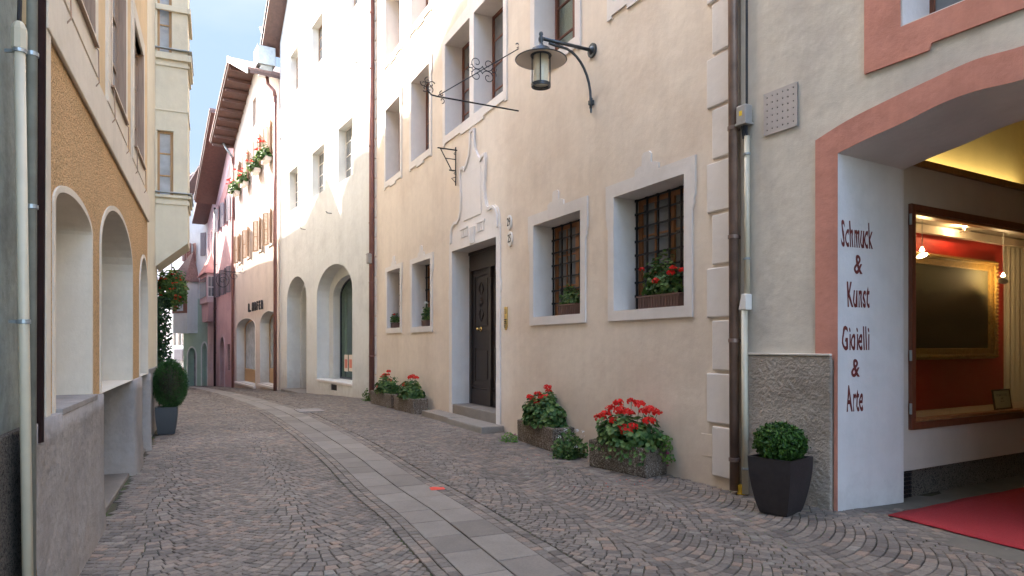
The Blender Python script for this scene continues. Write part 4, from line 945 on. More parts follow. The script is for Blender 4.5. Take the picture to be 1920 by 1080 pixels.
F = F_pinkB; Lq = F.sx(405.7); P = empty('pink_house', F.w(0), F.rz, 'narrow pink house with a small bay window beside the green house', 'house')
zA = F.px(390, 440)[1] + 1.0
hs = []; ws = []
for c in (0.7, 2.0, 3.0):
    if c < Lq - 0.4: ws.append((c - 0.28, c + 0.28, F.px(398, 480)[1], F.px(398, 432)[1]))
for u in (395.5, 402): r = (F.sx(u) - 0.2, F.sx(u) + 0.2, F.px(u, 698)[1], F.px(u, 645)[1]); ws.append(r)
for r in ws: hs.append(rect_loop(r))
m = MB(); m.plate([(0, -3.5), (Lq, -3.5), (Lq, zA + 1.5), (0, zA)], hs, 0, 0.5); shell(m, Lq, zA - 0.3, 9, 0.5); m.build('wall', M['pink_pale'], P)
for i, r in enumerate(ws): make_window(P, r, 0.2, M['trim'] if i < len(ws) - 2 else M['wood_dark'], M['glass_dark'] if i >= len(ws) - 2 else M['glass_sky'], nv=0, nh=2, double=False)
rf = MB(); slopebox(rf, -0.3, zA - 0.2, Lq + 0.1, zA + 1.6, -1.0, 9, 0.15); rf.build('roof', M['wood_roof'], P)
bz0, bz1 = F.px(395, 570)[1], F.px(395, 518)[1]; b0, b1 = 0.3, Lq - 0.35
B = MB(); B.box(b0, b1, -0.55, -0.005, bz0, bz1 ); bay = B.build('bay_window', M['pink_pale'], P)
m = MB(); m.plate([(b0 + 0.02, bz0 - 0.01), (b1 - 0.02, bz0 - 0.01), (b1 - 0.25, bz0 - 0.8), (b1 - 0.5, bz0 - 1.3), (b0 + 0.6, bz0 - 1.3), (b0 + 0.3, bz0 - 0.7)], [], -0.45, -0.005); m.build('corbel', M['pink'], bay)
m = MB(); m.add([(b0 - 0.15, -0.7, bz1), (b1 + 0.15, -0.7, bz1), (b1 + 0.15, -0.005, bz1), (b0 - 0.15, -0.005, bz1), ((b0 + b1) / 2, -0.005, bz1 + 1.7)], [(0, 1, 2, 3), (0, 1, 4), (1, 2, 4), (3, 0, 4), (2, 3, 4)]); m.build('bay_roof', M['pink_frieze'], bay)
m = MB(); m.box(b1 + 0.002, b1 + 0.03, -0.47, -0.10, bz0 + 0.4, bz1 - 0.25); m.box(b0 + 0.25, b1 - 0.25, -0.58, -0.552, bz0 + 0.4, bz1 - 0.25); m.build('bay_pane', M['glass_grey'], bay)
m = MB()
for (ya, yb) in ((-0.50, -0.46), (-0.30, -0.27), (-0.11, -0.07)): m.box(b1 + 0.031, b1 + 0.05, ya, yb, bz0 + 0.35, bz1 - 0.2)
for zz in (bz0 + 0.35, (bz0 + bz1) / 2, bz1 - 0.25): m.box(b1 + 0.051, b1 + 0.06, -0.50, -0.07, zz, zz + 0.06)
m.build('bay_frame', M['trim'], bay)

# ==================================================================
#  GREEN HOUSE, FAR HOUSES
# ==================================================================
k = (389 - 960) / FPX; Yg = F_pinkB.O.y; Og = F_pinkB.w(0)
F = Fr((0, 0), (1, -0.55)); 
dv = Vector((1, -0.55)).normalized()
# left end where the pixel ray of u=345 meets the line through Og
kl = (344 - 960) / FPX; t = (Og.x - kl * Og.y) / (dv.x - kl * dv.y); O2 = Vector((Og.x, Og.y)) - dv * t
F = Fr(tuple(O2), tuple(dv)); Lg = F.sx(388.8); P = empty('green_house', F.w(0), F.rz, 'pale green house with two arches, white upper floors and a pointed bay roof', 'house')
zm = F.px(370, 560)[1]; zt = F.px(372, 365)[1]
a1 = arch_loop(F.sx(352.5), F.sx(367.5), F.px(360, 728)[1], F.px(352, 668)[1], F.px(360, 652)[1], 12); a2 = arch_loop(F.sx(379), F.sx(388), F.px(383, 727)[1], F.px(380, 655)[1], F.px(383, 643)[1], 12)
m = MB(); m.plate([(0, -4), (Lg, -4), (Lg, zm), (0, zm)], [a1, a2], 0, 0.5); m.build('wall', M['green_house'], P)
hs = []; ws = []
for (u0, u1) in ((350, 354), (359, 363.5)): r = F.rect(u0, u1, 457, 490); ws.append(r); hs.append(rect_loop(r))
m = MB(); m.plate([(0, zm + 0.002), (Lg, zm + 0.002), (Lg, zt + 1.6), (Lg * 0.3, zt + 0.6), (0, zt - 1.2)], hs, 0.012, 0.5); shell(m, Lg, zt - 1.4, 9, 0.5); m.build('upper_wall', M['offwhite'], P)
for r in ws: make_window(P, r, 0.15, M['trim'], M['glass_sky'], nv=0, nh=1, double=False, shutters=(M['pipe_red'], 0.36, R(12)))
r = F.rect(377, 386, 437, 480); m = MB(); m.box(r[0], r[1], -0.06, -0.01, r[2], r[3]); m.build('large_shutter', M['wood_shutter_grey'], P)
for lp in (a1, a2): 
    cxx = (lp[0][0] + lp[1][0]) / 2; hwx = (lp[1][0] - lp[0][0]) / 2; zz0 = lp[0][1]; zzs = lp[2][1]; zzt = max(p[1] for p in lp)
    m = MB(); m.plate(arch_loop(cxx - hwx, cxx + hwx, zz0, zzs, zzt, 12, 0.12, 0), [lp], -0.02, 0.1); m.build('arch_trim', M['offwhite'], P)
    m = MB(); m.box(cxx - hwx, cxx + hwx, 0.5, 0.6, zz0 - 0.5, zzt + 0.2); m.build('arch_door', simple('grey_door', (0.28, 0.27, 0.27), 0.6, var=0.3, scale=3), P)
b0, b1 = F.sx(345.5), F.sx(371); bz0 = F.px(360, 625)[1]; bzm = F.px(360, 588)[1]; bz1 = F.px(360, 540)[1]; bz2 = F.px(360, 530)[1]
m = MB(); m.box(b0, b1, -0.9, -0.005, bz0, bz2); bay = m.build('bay_window', M['offwhite'], P)
m = MB(); m.box(b0 - 0.04, b1 + 0.04, -0.95, -0.902, bzm, bz1 ); m.build('bay_frame', M['wood_red'], bay)
m = MB(); m.box(b0 + 0.55, b1 - 0.35, -0.98, -0.952, bzm + 0.15, bz1 - 0.12); m.build('bay_pane', M['glass_sky'], bay)
m = MB(); m.add([(b0 - 0.2, -1.2, bz2 ), (b1 + 0.2, -1.2, bz2), (b1 + 0.2, -0.005, bz2), (b0 - 0.2, -0.005, bz2), ((b0 + b1) / 2 + 0.3, -0.005, bz2 + 2.4)], [(0, 1, 2, 3), (0, 1, 4), (1, 2, 4), (3, 0, 4), (2, 3, 4)]); m.build('bay_roof', M['tile'], bay)
rf = MB(); slopebox(rf, -0.3, zt - 1.3, Lg + 0.1, zt + 1.7, -0.8, 9, 0.15); rf.build('roof', M['wood_roof'], P)

F = Fr((-36, 58), (1, 0)); P = empty('far_house', F.w(0), F.rz, 'grey white house closing the far end of the street with tiled roof', 'house')
L2 = 14; ws = []
for (u0, u1, v0, v1) in ((324, 329.5, 600, 648), (333, 340, 600, 648), (341, 346, 605, 648), (322, 330, 560, 590), (322, 331, 520, 548)):
    a = F.px(u0, v0); b = F.px(u1, v1); ws.append((a[0], b[0], b[1], a[1]))
m = MB(); m.plate([(0, -5), (L2, -5), (L2, 13.5), (0, 13.5)], [rect_loop(r) for r in ws], 0, 0.4); shell(m, L2, 13.3, 8, 0.4); m.build('wall', M['farwall'], P)
for r in ws: make_window(P, r, 0.15, M['trim'], M['glass_dark'], nv=0, nh=1, double=False)
a = F.px(332, 655); b = F.px(347, 676); m = MB(); m.box(a[0], b[0], -0.5, -0.1, b[1], a[1]); m.build('awning_board', M['wood_shutter_grey'], P)
a = F.px(335, 690); b = F.px(345, 728); m = MB(); m.box(a[0], b[0], -0.06, -0.005, b[1] - 0.3, a[1]); m.build('shop_door', M['wood_red'], P)
rf = MB(); 
rf.add([(-1, -1, 13.3), (L2 + 8, -1, 13.3), (L2 + 8, 5, 17.5), (-1, 5, 17.5), (-1, -1, 13.5), (L2 + 8, -1, 13.5), (L2 + 8, 5, 17.7), (-1, 5, 17.7)], [(0, 1, 2, 3), (4, 7, 6, 5), (0, 4, 5, 1), (1, 5, 6, 2), (2, 6, 7, 3), (3, 7, 4, 0)])
rr = rf.build('roof', M['tile'], P); rt = MB()
for k in range(56):
    x = -1 + k * 0.41; rt.tube([(x, -1.05, 13.58), (x, 4.9, 17.75)], 0.12, 6)
rt.build('roof_tiles', M['tile'], rr)
m = MB(); m.box(L2, L2 + 8, 0.02, 7, -5, 13.2); m.build('side_wing', M['offwhite'], P)

# ==================================================================
#  GALLERY HOUSE
# ==================================================================
F = F_gal; P = empty('gallery_house', F.w(0), F.rz, 'grey plastered house with salmon framed arch and gallery passage', 'house')
inn = [F.px(u, v) for u, v in ((1573, 288), (1630, 260), (1697, 230), (1763, 197), (1830, 172), (1920, 150))]
out = [F.px(u, v) for u, v in ((1531, 264), (1590, 227), (1663, 190), (1747, 150), (1830, 113), (1920, 87))]
sc = inn[-1][0] + 0.25; xj = inn[0][0]                # crown, left jamb
def mirror(pts, zc): return pts + [(sc, zc)] + [(2 * sc - x, z) for x, z in reversed(pts)]
inn[0] = (xj, inn[0][1]); Ain = [tuple(p) for p in smooth_poly(mirror(inn, inn[-1][1] + 0.03), 5)]; Aout = [tuple(p) for p in smooth_poly(mirror(out, out[-1][1] + 0.03), 5)]; xo = out[0][0]
xr = 2 * sc - xj
Hh = 11.0; Lg_ = F.sx(1389) + 16
hole = [(xj, 0.03)] + [(xr, 0.03)] + list(reversed(Ain))
r = (F.sx(1690), F.sx(1690) + 1.25, F.px(1690, 52)[1], F.px(1690, 52)[1] + 1.7); TH = 0.80
m = MB(); m.plate([(0, -0.8), (Lg_, -0.8), (Lg_, Hh), (0, Hh)], [hole, rect_loop(r, 0.02)], 0, TH); m.build('wall', M['grey_plaster'], P)
m = MB(); m.box(-0.02, 0.0, TH + 0.01, 9, -1, Hh); m.box(Lg_ - 0.3, Lg_, TH + 0.01, 9, -1, Hh); m.box(0.001, Lg_ - 0.3, 8.7, 9, -1, Hh); m.box(0.001, Lg_ - 0.3, TH + 0.01, 8.7, Hh - 0.3, Hh - 0.01); m.build('rear_wall', M['grey_plaster'], P)
MB().box(0, Lg_, -0.7, 9.2, Hh, Hh + 0.3).build('roof', M['slate'], P)
s0, s1, z0, z1 = r
sur = [(s0 - 0.30, z0 - 0.27), (s0 + 0.22, z0 - 0.27), (s0 + 0.24, z0 - 0.22), (s1 - 0.24, z0 - 0.22), (s1 - 0.22, z0 - 0.27), (s1 + 0.30, z0 - 0.27), (s1 + 0.30, z0 + 0.5), (s1 + 0.26, z0 + 0.52), (s1 + 0.26, z1 + 0.3), (s0 - 0.26, z1 + 0.3), (s0 - 0.26, z0 + 0.52), (s0 - 0.30, z0 + 0.5)]
W = make_window(P, r, 0.38, M['wood_red'], M['glass_grey'], nv=1, nh=3)
MB().plate(sur, [rect_loop(r, 0.0)], -0.02, 0.02).build('surround', M['red_trim'], W)
MB().plate(rect_loop(r, 0.015), [rect_loop(r, -0.012)], -0.008, 0.38).build('reveal', M['reveal'], W)
# salmon arch band; narrower beside the plinth
zp = F.px(1500, 667)[1]; xp = F.sx(1562)
bl = [(xj, 0.0), (xp + 0.01, 0.0), (xp + 0.01, zp - 0.03), (xo, zp - 0.03)]
band = [(xj, 0.0)] + list(Ain) + [(xr, 0.0), (xr + (xj - xo), 0.0)] + list(reversed(Aout)) + [(xo, zp - 0.03), (xp + 0.02, zp - 0.03), (xp + 0.02, 0.0)]
band = [(x + 0.0, z) for x, z in band]
MB().plate(band, [], -0.018, 0.0015).build('arch_band', M['red_trim'], P)
MB().box(0.09, xp + 0.005, -0.042, 0.01, -0.3, zp).build('plinth', M['stone_rough'], P, bevel=0.015)
MB().box(0.09, xp + 0.002, -0.050, 0.008, zp + 0.001, zp + 0.022).build('plinth_edge', M['grey_plaster'], P, bevel=0.006)
# white reveal: splayed jambs and soffit
def prof(ins, y):
    c = sc; pts = [(xj + ins, -0.1)] + [((x - c) * (1 - ins / (c - xj)) + c, z - ins * 0.6) for x, z in Ain] + [(xr - ins, -0.1)]
    return [(x, y, z) for x, z in pts]
rg = [prof(0.0005, -0.016), prof(0.004, 0.02), prof(0.035, 0.36), prof(0.085, TH + 0.0)]
m = MB()
for g_ in rg: m.v += g_
n = len(rg[0])
for q in range(3):
    for i in range(n - 1): a = q * n + i; m.f.append((a, a + 1, a + 1 + n, a + n))
rv = m.build('arch_reveal', M['reveal'], P, recalc=False)
m = MB(); L_ = [(x, z) for x, y, z in rg[3]]
# back edge closure: thin wall behind the arch seen from the passage
m.plate([(0.3, -0.2), (Lg_ - 0.3, -0.2), (Lg_ - 0.3, 4.6), (0.3, 4.6)], [[(L_[0][0] - 0.001, 0.0), (L_[-1][0] + 0.001, 0.0)] + list(reversed(L_[1:-1]))], TH + 0.004, TH + 0.03); m.build('passage_lining', M['reveal'], P)
# painted lettering on the jamb
p0 = Vector((xj + 0.004, 0.02)); p1 = Vector((xj + 0.035, 0.36)); jd = (p1 - p0).normalized(); ja = math.atan2(jd.y, jd.x)
wj0 = F.w(p0.x, p0.y); wj1 = F.w(p1.x, p1.y)
FJ = Fr(tuple(wj0.xy), tuple((wj1 - wj0).xy))
for txt, uc, vc, hpx, wpx in (('Schmuck', 1606.5, 440, 50, 58), ('&', 1609, 496, 36, 15), ('Kunst', 1609, 553, 48, 41), ('Gioielli', 1604, 634, 46, 50), ('&', 1604, 690, 34, 15), ('Arte', 1602, 747, 50, 31)):
    jx, jz = FJ.px(uc, vc); ja0 = FJ.sx(uc - wpx / 2); jb0 = FJ.sx(uc + wpx / 2); D_ = FJ.w(jx).y; hgt = hpx * D_ / FPX
    tm = text_mesh(txt, hgt * 1.28, 0.0012, M['maroon'], 'painted_word', P, (0, 0, 0), bold=0.0035)
    xsz = [v.co.x for v in tm.data.vertices]; wd = max(xsz) - min(xsz); ysz = [v.co.y for v in tm.data.vertices]; hd = max(ysz) - min(ysz)
    cxm = (max(xsz) + min(xsz)) / 2; cym = (max(ysz) + min(ysz)) / 2
    for v in tm.data.vertices:   # narrow hand lettering: slight waver
        v.co.x -= cxm; v.co.y -= cym; v.co.x *= (jb0 - ja0) / wd; v.co.y *= hgt / hd; v.co.x += 0.006 * math.sin(v.co.y * 40)
    wp = FJ.w(jx, -0.003, jz); loc = Vector(((Vector(wp.xy) - F.O).dot(F.d), (Vector(wp.xy) - F.O).dot(F.n), jz)); tm.location = loc; tm.rotation_euler = (R(90), 0, FJ.rz - F.rz)
gallery = P

# passage behind the arch ------------------------------------------------
pa = F.w(rg[3][1][0] - 0.05, TH + 0.03); FP = Fr(tuple(pa.xy), tuple(F.n)); 
PL = FP
wx0, wzt = PL.px(1703, 382); _, wzb = PL.px(1703, 806); wx1 = wx0 + 3.2
zbe = PL.px(1686, 305)[1]; zpl = PL.px(1688, 885)[1]
PP = empty('gallery_passage', PL.w(0), PL.rz, 'dim gallery entrance passage with a wood framed show window', 'passage')
m = MB(); m.plate([(0, zpl), (6.5, zpl), (6.5, zbe), (0, zbe)], [rect_loop((wx0 + 0.04, wx1 - 0.04, wzb + 0.04, wzt - 0.04))], 0, 0.12); m.build('side_wall', M['lobby'], PP)
m = MB(); m.box(0, 6.5, 0.05, 0.3, -0.1, zpl - 0.002); m.build('dark_base', M['dark_rough'], PP)
m = MB()
for k in range(6):
    for q in range(9): m.box(0.04 + k * 0.04, 0.07 + k * 0.04, 0.03, 0.05, 0.06 + q * 0.04, 0.09 + q * 0.04)
m.build('vent_grille', M['iron'], PP)
m = MB(); m.box(-0.2, 6.5, -0.03, 0.05, zbe + 0.001, zbe + 0.07); m.build('beam', M['beam'], PP, bevel=0.006)
m = MB(); m.box(-0.2, 6.5, 0.25, 0.35, zbe + 0.07, 4.6); m.box(3.0, 6.5, 0.0, 0.24, zbe + 0.08, 4.6); m.build('upper_wall', M['lobby_yellow'], PP)
m = MB(); m.box(-0.2, 6.5, 0.05, 0.9, zbe + 0.0, zbe + 0.0005); m.box(-0.3, 6.6, -6, 0.9, 4.6, 4.7); m.box(6.5, 6.6, -6, 0.9, -0.1, 4.6); m.box(0.0, 6.5, -4.7, -4.6, -0.1, 4.6); m.build('ceiling', M['lobby_yellow'], PP)
m = MB(); m.box(-1.05, 6.5, -4.6, 0.05, -0.05, 0.055); m.build('passage_floor', simple('dim_stone_floor', (0.15, 0.13, 0.10), 0.7, var=0.2, scale=4), PP)
cl_ = bpy.data.lights.new('cove_light', 'AREA'); cl_.energy = 0.7; cl_.size = 2.5; cl_.size_y = 0.08; cl_.shape = 'RECTANGLE'; cl_.color = (1, 0.75, 0.32)
co = bpy.data.objects.new('cove_light', cl_); COL.objects.link(co); co.parent = PP; co.location = (1.6, 0.13, zbe + 0.12); co.rotation_euler = (R(155), 0, 0)
# window frame
m = MB(); m.plate(rect_loop((wx0, wx1, wzb, wzt)), [rect_loop((wx0, wx1, wzb, wzt), -0.07)], -0.035, 0.10)
W = m.build('show_window', M['wood_shop'], PP, bevel=0.006)
m = MB(); m.plate(rect_loop((wx0, wx1, wzb, wzt), -0.071), [rect_loop((wx0, wx1, wzb, wzt), -0.095)], -0.015, 0.07); m.build('inner_frame', M['wood_orange'], W)
m = MB(); m.box(wx0 + 0.09, wx1 - 0.09, 0.03, 0.036, wzb + 0.09, wzt - 0.09); m.build('pane', M['glass'], W)
m = MB()
for zz in (wzb + 0.15, wzb + 0.65, wzt - 0.2): m.tube([(wx0 - 0.012, -0.03, zz), (wx0 - 0.012, -0.03, zz + 0.1)], 0.012)
m.build('hinge', M['zinc'], W)
NB = 0.72; bx0 = wx0 - 0.35
m = MB(); m.box(bx0, wx1 + 1.2, 0.13, NB + 0.1, wzt + 0.05, wzt + 0.1); m.box(bx0 - 0.05, bx0, 0.13, NB + 0.1, wzb, wzt + 0.05); m.box(wx1 + 1.2, wx1 + 1.25, 0.13, NB + 0.1, wzb, wzt + 0.05); m.box(bx0, wx1 + 1.2, 0.101, NB + 0.1, wzb + 0.02, wzb + 0.05); m.build('display_case', M['lobby'], W)
rx = PL.sx(1882, NB)
m = MB(); m.box(bx0, rx, NB, NB + 0.04, wzb + 0.05, wzt + 0.0); m.build('red_panel', M['red_wall'], W)
m = MB(); k = 40; xs_ = [rx + 0.01 + (wx1 + 1.2 - rx) * i / k for i in range(k + 1)]
for i in range(k): m.quad((xs_[i], NB + 0.05 + 0.03 * math.sin(i * 1.3), wzb + 0.05), (xs_[i + 1], NB + 0.05 + 0.03 * math.sin((i + 1) * 1.3), wzb + 0.05), (xs_[i + 1], NB + 0.05 + 0.03 * math.sin((i + 1) * 1.3), wzt + 0.05), (xs_[i], NB + 0.05 + 0.03 * math.sin(i * 1.3), wzt + 0.05))
m.build('curtain', M['curtain'], W, recalc=False)
m = MB(); m.box(bx0, wx1 + 1.0, NB - 0.10, NB - 0.04, wzt - 0.06, wzt + 0.03); m.build('light_rail', M['lobby'], W)
# framed painting
x1, zt1 = PL.px(1864, 490, NB - 0.07); _, zb1 = PL.px(1864, 672, NB - 0.07); x0 = PL.sx(1690, NB - 0.07)
e = empty('framed_painting', PL.w((x0 + x1) / 2, NB - 0.06, zb1), PL.rz, 'dark landscape oil painting in a carved gilt frame on the red panel', 'painting')
hw = (x1 - x0) / 2; hh = zt1 - zb1
m = MB()
for (p_, y0, y1) in ((0, -0.04, 0.055), (0.035, -0.07, -0.041), (0.075, -0.045, -0.0402), (0.10, -0.03, -0.0401)):
    pass
m.plate([(-hw, 0), (hw, 0), (hw, hh), (-hw, hh)], [[(-hw + 0.13, 0.13), (hw - 0.13, 0.13), (hw - 0.13, hh - 0.13), (-hw + 0.13, hh - 0.13)]], -0.03, 0.055)
m.plate([(-hw + 0.012, 0.012), (hw - 0.012, 0.012), (hw - 0.012, hh - 0.012), (-hw + 0.012, hh - 0.012)], [[(-hw + 0.06, 0.06), (hw - 0.06, 0.06), (hw - 0.06, hh - 0.06), (-hw + 0.06, hh - 0.06)]], -0.06, -0.031)
for (a, b, fx) in ((-hw + 0.036, hw - 0.036, 0), (0.036, hh - 0.036, 1)):
    for q in (0, 1):
        k = int((b - a) / 0.045)
        for i in range(k + 1):
            t = a + (b - a) * i / k; pt = (t, 0.036 + q * (hh - 0.072)) if fx == 0 else (-hw + 0.036 + q * (2 * hw - 0.072), t)
            m.lathe([(0.0, -0.016), (0.016, -0.008), (0.018, 0.006), (0.0, 0.016)], (pt[0], -0.066, pt[1]), 6)
m.build('gilt_frame', M['gold'], e, bevel=0.006)
m = MB(); m.plate([(-hw + 0.125, 0.125), (hw - 0.125, 0.125), (hw - 0.125, hh - 0.125), (-hw + 0.125, hh - 0.125)], [], 0.0, 0.01); m.build('canvas', M['painting'], e)
# certificate
cx_, cz_ = PL.px(1883, 766, 0.30); e = empty('framed_certificate', PL.w(cx_ + 0.0, 0.30, wzb + 0.052), PL.rz, 'small framed card with printed lines on the show window ledge', 'framed card')
tl = R(-8)
T = Matrix.Rotation(tl, 4, 'X'); hw2 = 0.20; hh2 = 0.235
m = MB(); 
def bxt(m, *a): m.box(*a, T=T)
bxt(m, -hw2, hw2, 0, 0.015, 0, 0.018); bxt(m, -hw2, hw2, 0, 0.015, hh2 - 0.018, hh2); bxt(m, -hw2, -hw2 + 0.018, 0, 0.015, 0.018, hh2 - 0.018); bxt(m, hw2 - 0.018, hw2, 0, 0.015, 0.018, hh2 - 0.018); bxt(m, -0.02, 0.02, 0.016, 0.06, 0, 0.02)
m.build('wood_frame', M['wood_dark'], e)
m = MB(); bxt(m, -hw2 + 0.015, hw2 - 0.015, 0.006, 0.012, 0.015, hh2 - 0.015); m.build('card', M['cert'], e)
for (txt, zz, sz) in (('CONCETTO', 0.165, 0.040), ('Italy', 0.128, 0.032), ('olio su tela', 0.095, 0.018)):
    t_ = text_mesh(txt, sz, 0.0006, M['black'], 'printed_line', e, (0, 0.0045 - (zz) * math.tan(tl) * -1 * -1, zz), xs=1.1, rot=(R(90) + tl, 0, 0)); t_.location = T @ Vector((0, 0.005, zz))
# three halogen spots
for i, (u, v, lab, ya) in enumerate(((1729, 470, 'lowest left halogen spot lamp hanging by the gilt frame corner', 0.40), (1809, 425, 'middle halogen spot lamp hanging highest over the painting', 0.45), (1881, 518, 'right halogen spot lamp hanging before the curtain edge', 0.42))):
    x, z = PL.px(u, v, ya); e = empty('spot_lamp', PL.w(x, ya, z), PL.rz, lab, 'spot lamp', 'spot lamps in the show window')
    top_ = wzt - z + 0.04
    m = MB(); m.tube([(0, 0, 0.03), (0, 0, top_)], 0.004, 6); m.build('rod', M['zinc'], e)
    m = MB(); m.lathe([(0.006, 0.04), (0.012, 0.028), (0.024, 0.0), (0.004, -0.004)], (0, 0, 0), 14); m.build('bulb', M['bulb'], e, smooth=True)
    m = MB(); m.tube([(0, 0, 0), (0, 0, -0.055)], 0.003, 6); m.tube([(0, 0, -0.052), (0.006 * (1 - i), 0, -0.060)], 0.055, 20); m.build('reflector_disc', M['white_enamel'], e)
    pl = bpy.data.lights.new('halogen', 'POINT'); pl.energy = 2.0; pl.color = (1, 0.62, 0.30); pl.shadow_soft_size = 0.02
    po = bpy.data.objects.new('halogen', pl); COL.objects.link(po); po.parent = e; po.location = (0, -0.0, -0.02)
# carpet
c4 = [gp(1665, 968)]
m = MB(); a = gp(1665, 968); A_ = Vector((a.x, a.y)); ea = F.n; 
farp = gp(1920, 916); nearp = gp(1920, 1034)
b_ = Vector((farp.x, farp.y)); c_ = Vector((nearp.x, nearp.y)); e1 = (b_ - A_).normalized(); e2 = (c_ - A_).normalized()
nx = 24
def cp(i, j):
    p = A_ + e1 * (3.2 * i / nx) + e2 * (2.2 * j / nx); return (p.x, p.y, ground_z(p.x, p.y) + 0.012 + 0.004 * math.sin(i * 1.1) * math.sin(j * 0.8) + 0.006 * (i == 0 or j == 0) * abs(math.sin(i * 0.9 + j)) )
for i in range(nx + 1):
    for j in range(nx + 1): m.v.append(cp(i, j))
for i in range(nx):
    for j in range(nx): a = i * (nx + 1) + j; m.f.append((a, a + 1, a + nx + 2, a + nx + 1))
o = m.build('red_carpet', M['carpet'], smooth=True); sol = o.modifiers.new('thickness', 'SOLIDIFY'); sol.thickness = 0.008
tag(o, 'red entrance carpet running over the cobbles into the gallery passage', 'carpet')

# fittings on the gallery wall
a = F.px(1434, 178); b = F.px(1497, 153); zb_ = F.px(1436, 256)[1]
e = empty('perforated_vent_plate', F.w((a[0] + b[0]) / 2, 0, zb_), F.rz, 'square perforated metal vent plate on the grey wall beside the salmon arch', 'vent plate')
hw = (b[0] - a[0]) / 2; hh = a[1] - zb_
m = MB(); hs = []
for i in range(6):
    for j in range(6):
        cx = -hw + hw * 2 * (i + 0.7) / 6.4 ; cz = hh * (j + 0.75) / 6.5 + (0.006 if i % 2 else 0)
        hs.append([(cx + 0.0085 * math.cos(R(t)), cz + 0.0085 * math.sin(R(t))) for t in range(0, 360, 60)])
m.plate([(-hw, 0), (hw, 0), (hw, hh), (-hw, hh)], hs, -0.018, -0.012); m.build('face_plate', simple('plate_paint', (0.42, 0.37, 0.34), 0.55, var=0.06, scale=5), e)
m = MB(); m.box(-hw + 0.004, hw - 0.004, -0.0115, -0.001, 0.004, hh - 0.004); m.build('backing', M['black'], e)
m = MB()
for (cx, cz) in ((-hw + 0.012, 0.012), (hw - 0.012, 0.012), (hw - 0.012, hh - 0.012), (-hw + 0.012, hh - 0.012)): m.tube([(cx, -0.017, cz), (cx, -0.022, cz)], 0.006)
m.build('screw', M['zinc'], e)
cxs = F.sx(1406)
x, z = F.px(1400, 218)
e = empty('junction_box', F.w(x + 0.02, -0.06, z), F.rz, 'beige cable junction box with yellow warning sticker beside the brown downpipe', 'junction box')
MB().box(-0.062, 0.062, -0.05, 0.05, -0.095, 0.09).build('case', M['plastic_grey'], e, bevel=0.015)
MB().box(-0.07, 0.07, -0.058, 0.058, -0.11, -0.085).build('base_rim', M['plastic_grey'], e, bevel=0.006)
MB().box(-0.018, 0.018, -0.0525, -0.0505, -0.02, 0.028).build('sticker', M['yellow'], e)
m = MB()
for k in range(3): m.tube([(-0.02 + k * 0.02, -0.01, -0.10), (-0.025 + k * 0.018, 0.0, -0.16), (-0.01 + k * 0.008, -0.005, -0.24)], 0.007, 6)
m.build('cable', M['iron'], e)
zj = F.px(1406, 576)[1]; zt_c = F.px(1406, 262)[1]
e = empty('cable_conduit', F.w(cxs, -0.045, 0.03), F.rz, 'cream plastic cable conduit with joint cover running down beside the grey wall', 'conduit')
m = MB(); m.tube([(0.004, 0, zj + 0.05), (0.0, 0, zt_c)], 0.027, 12); m.build('upper_tube', M['pipe_cream'], e, smooth=True)
m = MB(); m.tube([(-0.0, -0.02, 0.0), (-0.012, -0.02, zj - 0.06)], 0.031, 12); m.build('lower_tube', M['pipe_cream'], e, smooth=True)
m = MB(); m.plate([(-0.06, zj - 0.06), (0.035, zj - 0.06), (0.035, zj + 0.10), (-0.02, zj + 0.10)], [], -0.055, 0.035); m.build('joint_cover', M['white_enamel'], e, bevel=0.01)
for zz in (0.25, zj + 0.45, zt_c - 0.18): m = MB(); m.lathe([(0.028, -0.012), (0.036, -0.01), (0.036, 0.01), (0.028, 0.012)], (0, -0.0 if zz > 1 else -0.02, zz), 12); m.build('clip', M['zinc'], e)
m = MB(); m.tube([(0.0, 0, zt_c), (0.0, 0.0, F.px(1394, 180)[1] + 6)], 0.012, 6); m.build('cable', M['iron'], e)
pg = gp(1391, 926); e = MB(); e.tube([(0, 0, 0), (0, 0, 0.09)], 0.04, 14); e.tube([(0, 0, 0.0), (0, 0, 0.012)], 0.046, 14); o = e.build('yellow_pipe_stub', simple('yellow_plastic', (0.62, 0.38, 0.02), 0.5, var=0.2), smooth=False); o.location = pg; tag(o, 'short yellow plastic pipe stub at the foot of the conduit', 'pipe stub')

# ==================================================================
#  LEFT SIDE
# ==================================================================
F = F_left; L1 = F.sx(276.5); P = empty('orange_house', F.w(0), F.rz, 'orange roughcast house with deep arches and grey cement plinth', 'house')
def sy(Y): return (Y - F.O.y) / F.d.y
zbd = 3.27; zbt = 3.62
A1 = arch_loop(sy(3.95), sy(5.15), 1.10, F.px(168, 440)[1], F.px(128, 360)[1], 18); A2 = arch_loop(sy(5.58), sy(7.72), -0.3, 2.35, F.px(212, 388)[1], 18); A3 = arch_loop(sy(8.52), sy(9.55), -0.3, 2.15, F.px(267, 480)[1], 18)
hs = [A1, A2, A3]; ws = [(sy(4.15), sy(5.22), 3.86, 5.35), (sy(6.02), sy(7.05), 3.86, 5.35), (sy(7.82), sy(8.85), 3.86, 5.35)]
ws2 = [(a, b, 6.9, 8.4) for a, b, _, _ in ws]
m = MB(); m.plate([(0, -0.5), (L1, -0.5), (L1, zbd), (0, zbd)], hs, 0, 0.75); m.build('wall', M['orange'], P)
m = MB(); m.plate([(0, zbd + 0.002), (L1, zbd + 0.002), (L1, 14), (0, 14)], [rect_loop(r) for r in ws + ws2], 0.004, 0.6); shell(m, L1, 14, 8, 0.76); m.build('upper_wall', M['orange_smooth'], P)
m = MB(); m.box(0, L1, -0.028, -0.001, zbd, zbt); m.build('string_course', M['cream_left'], P, bevel=0.01)
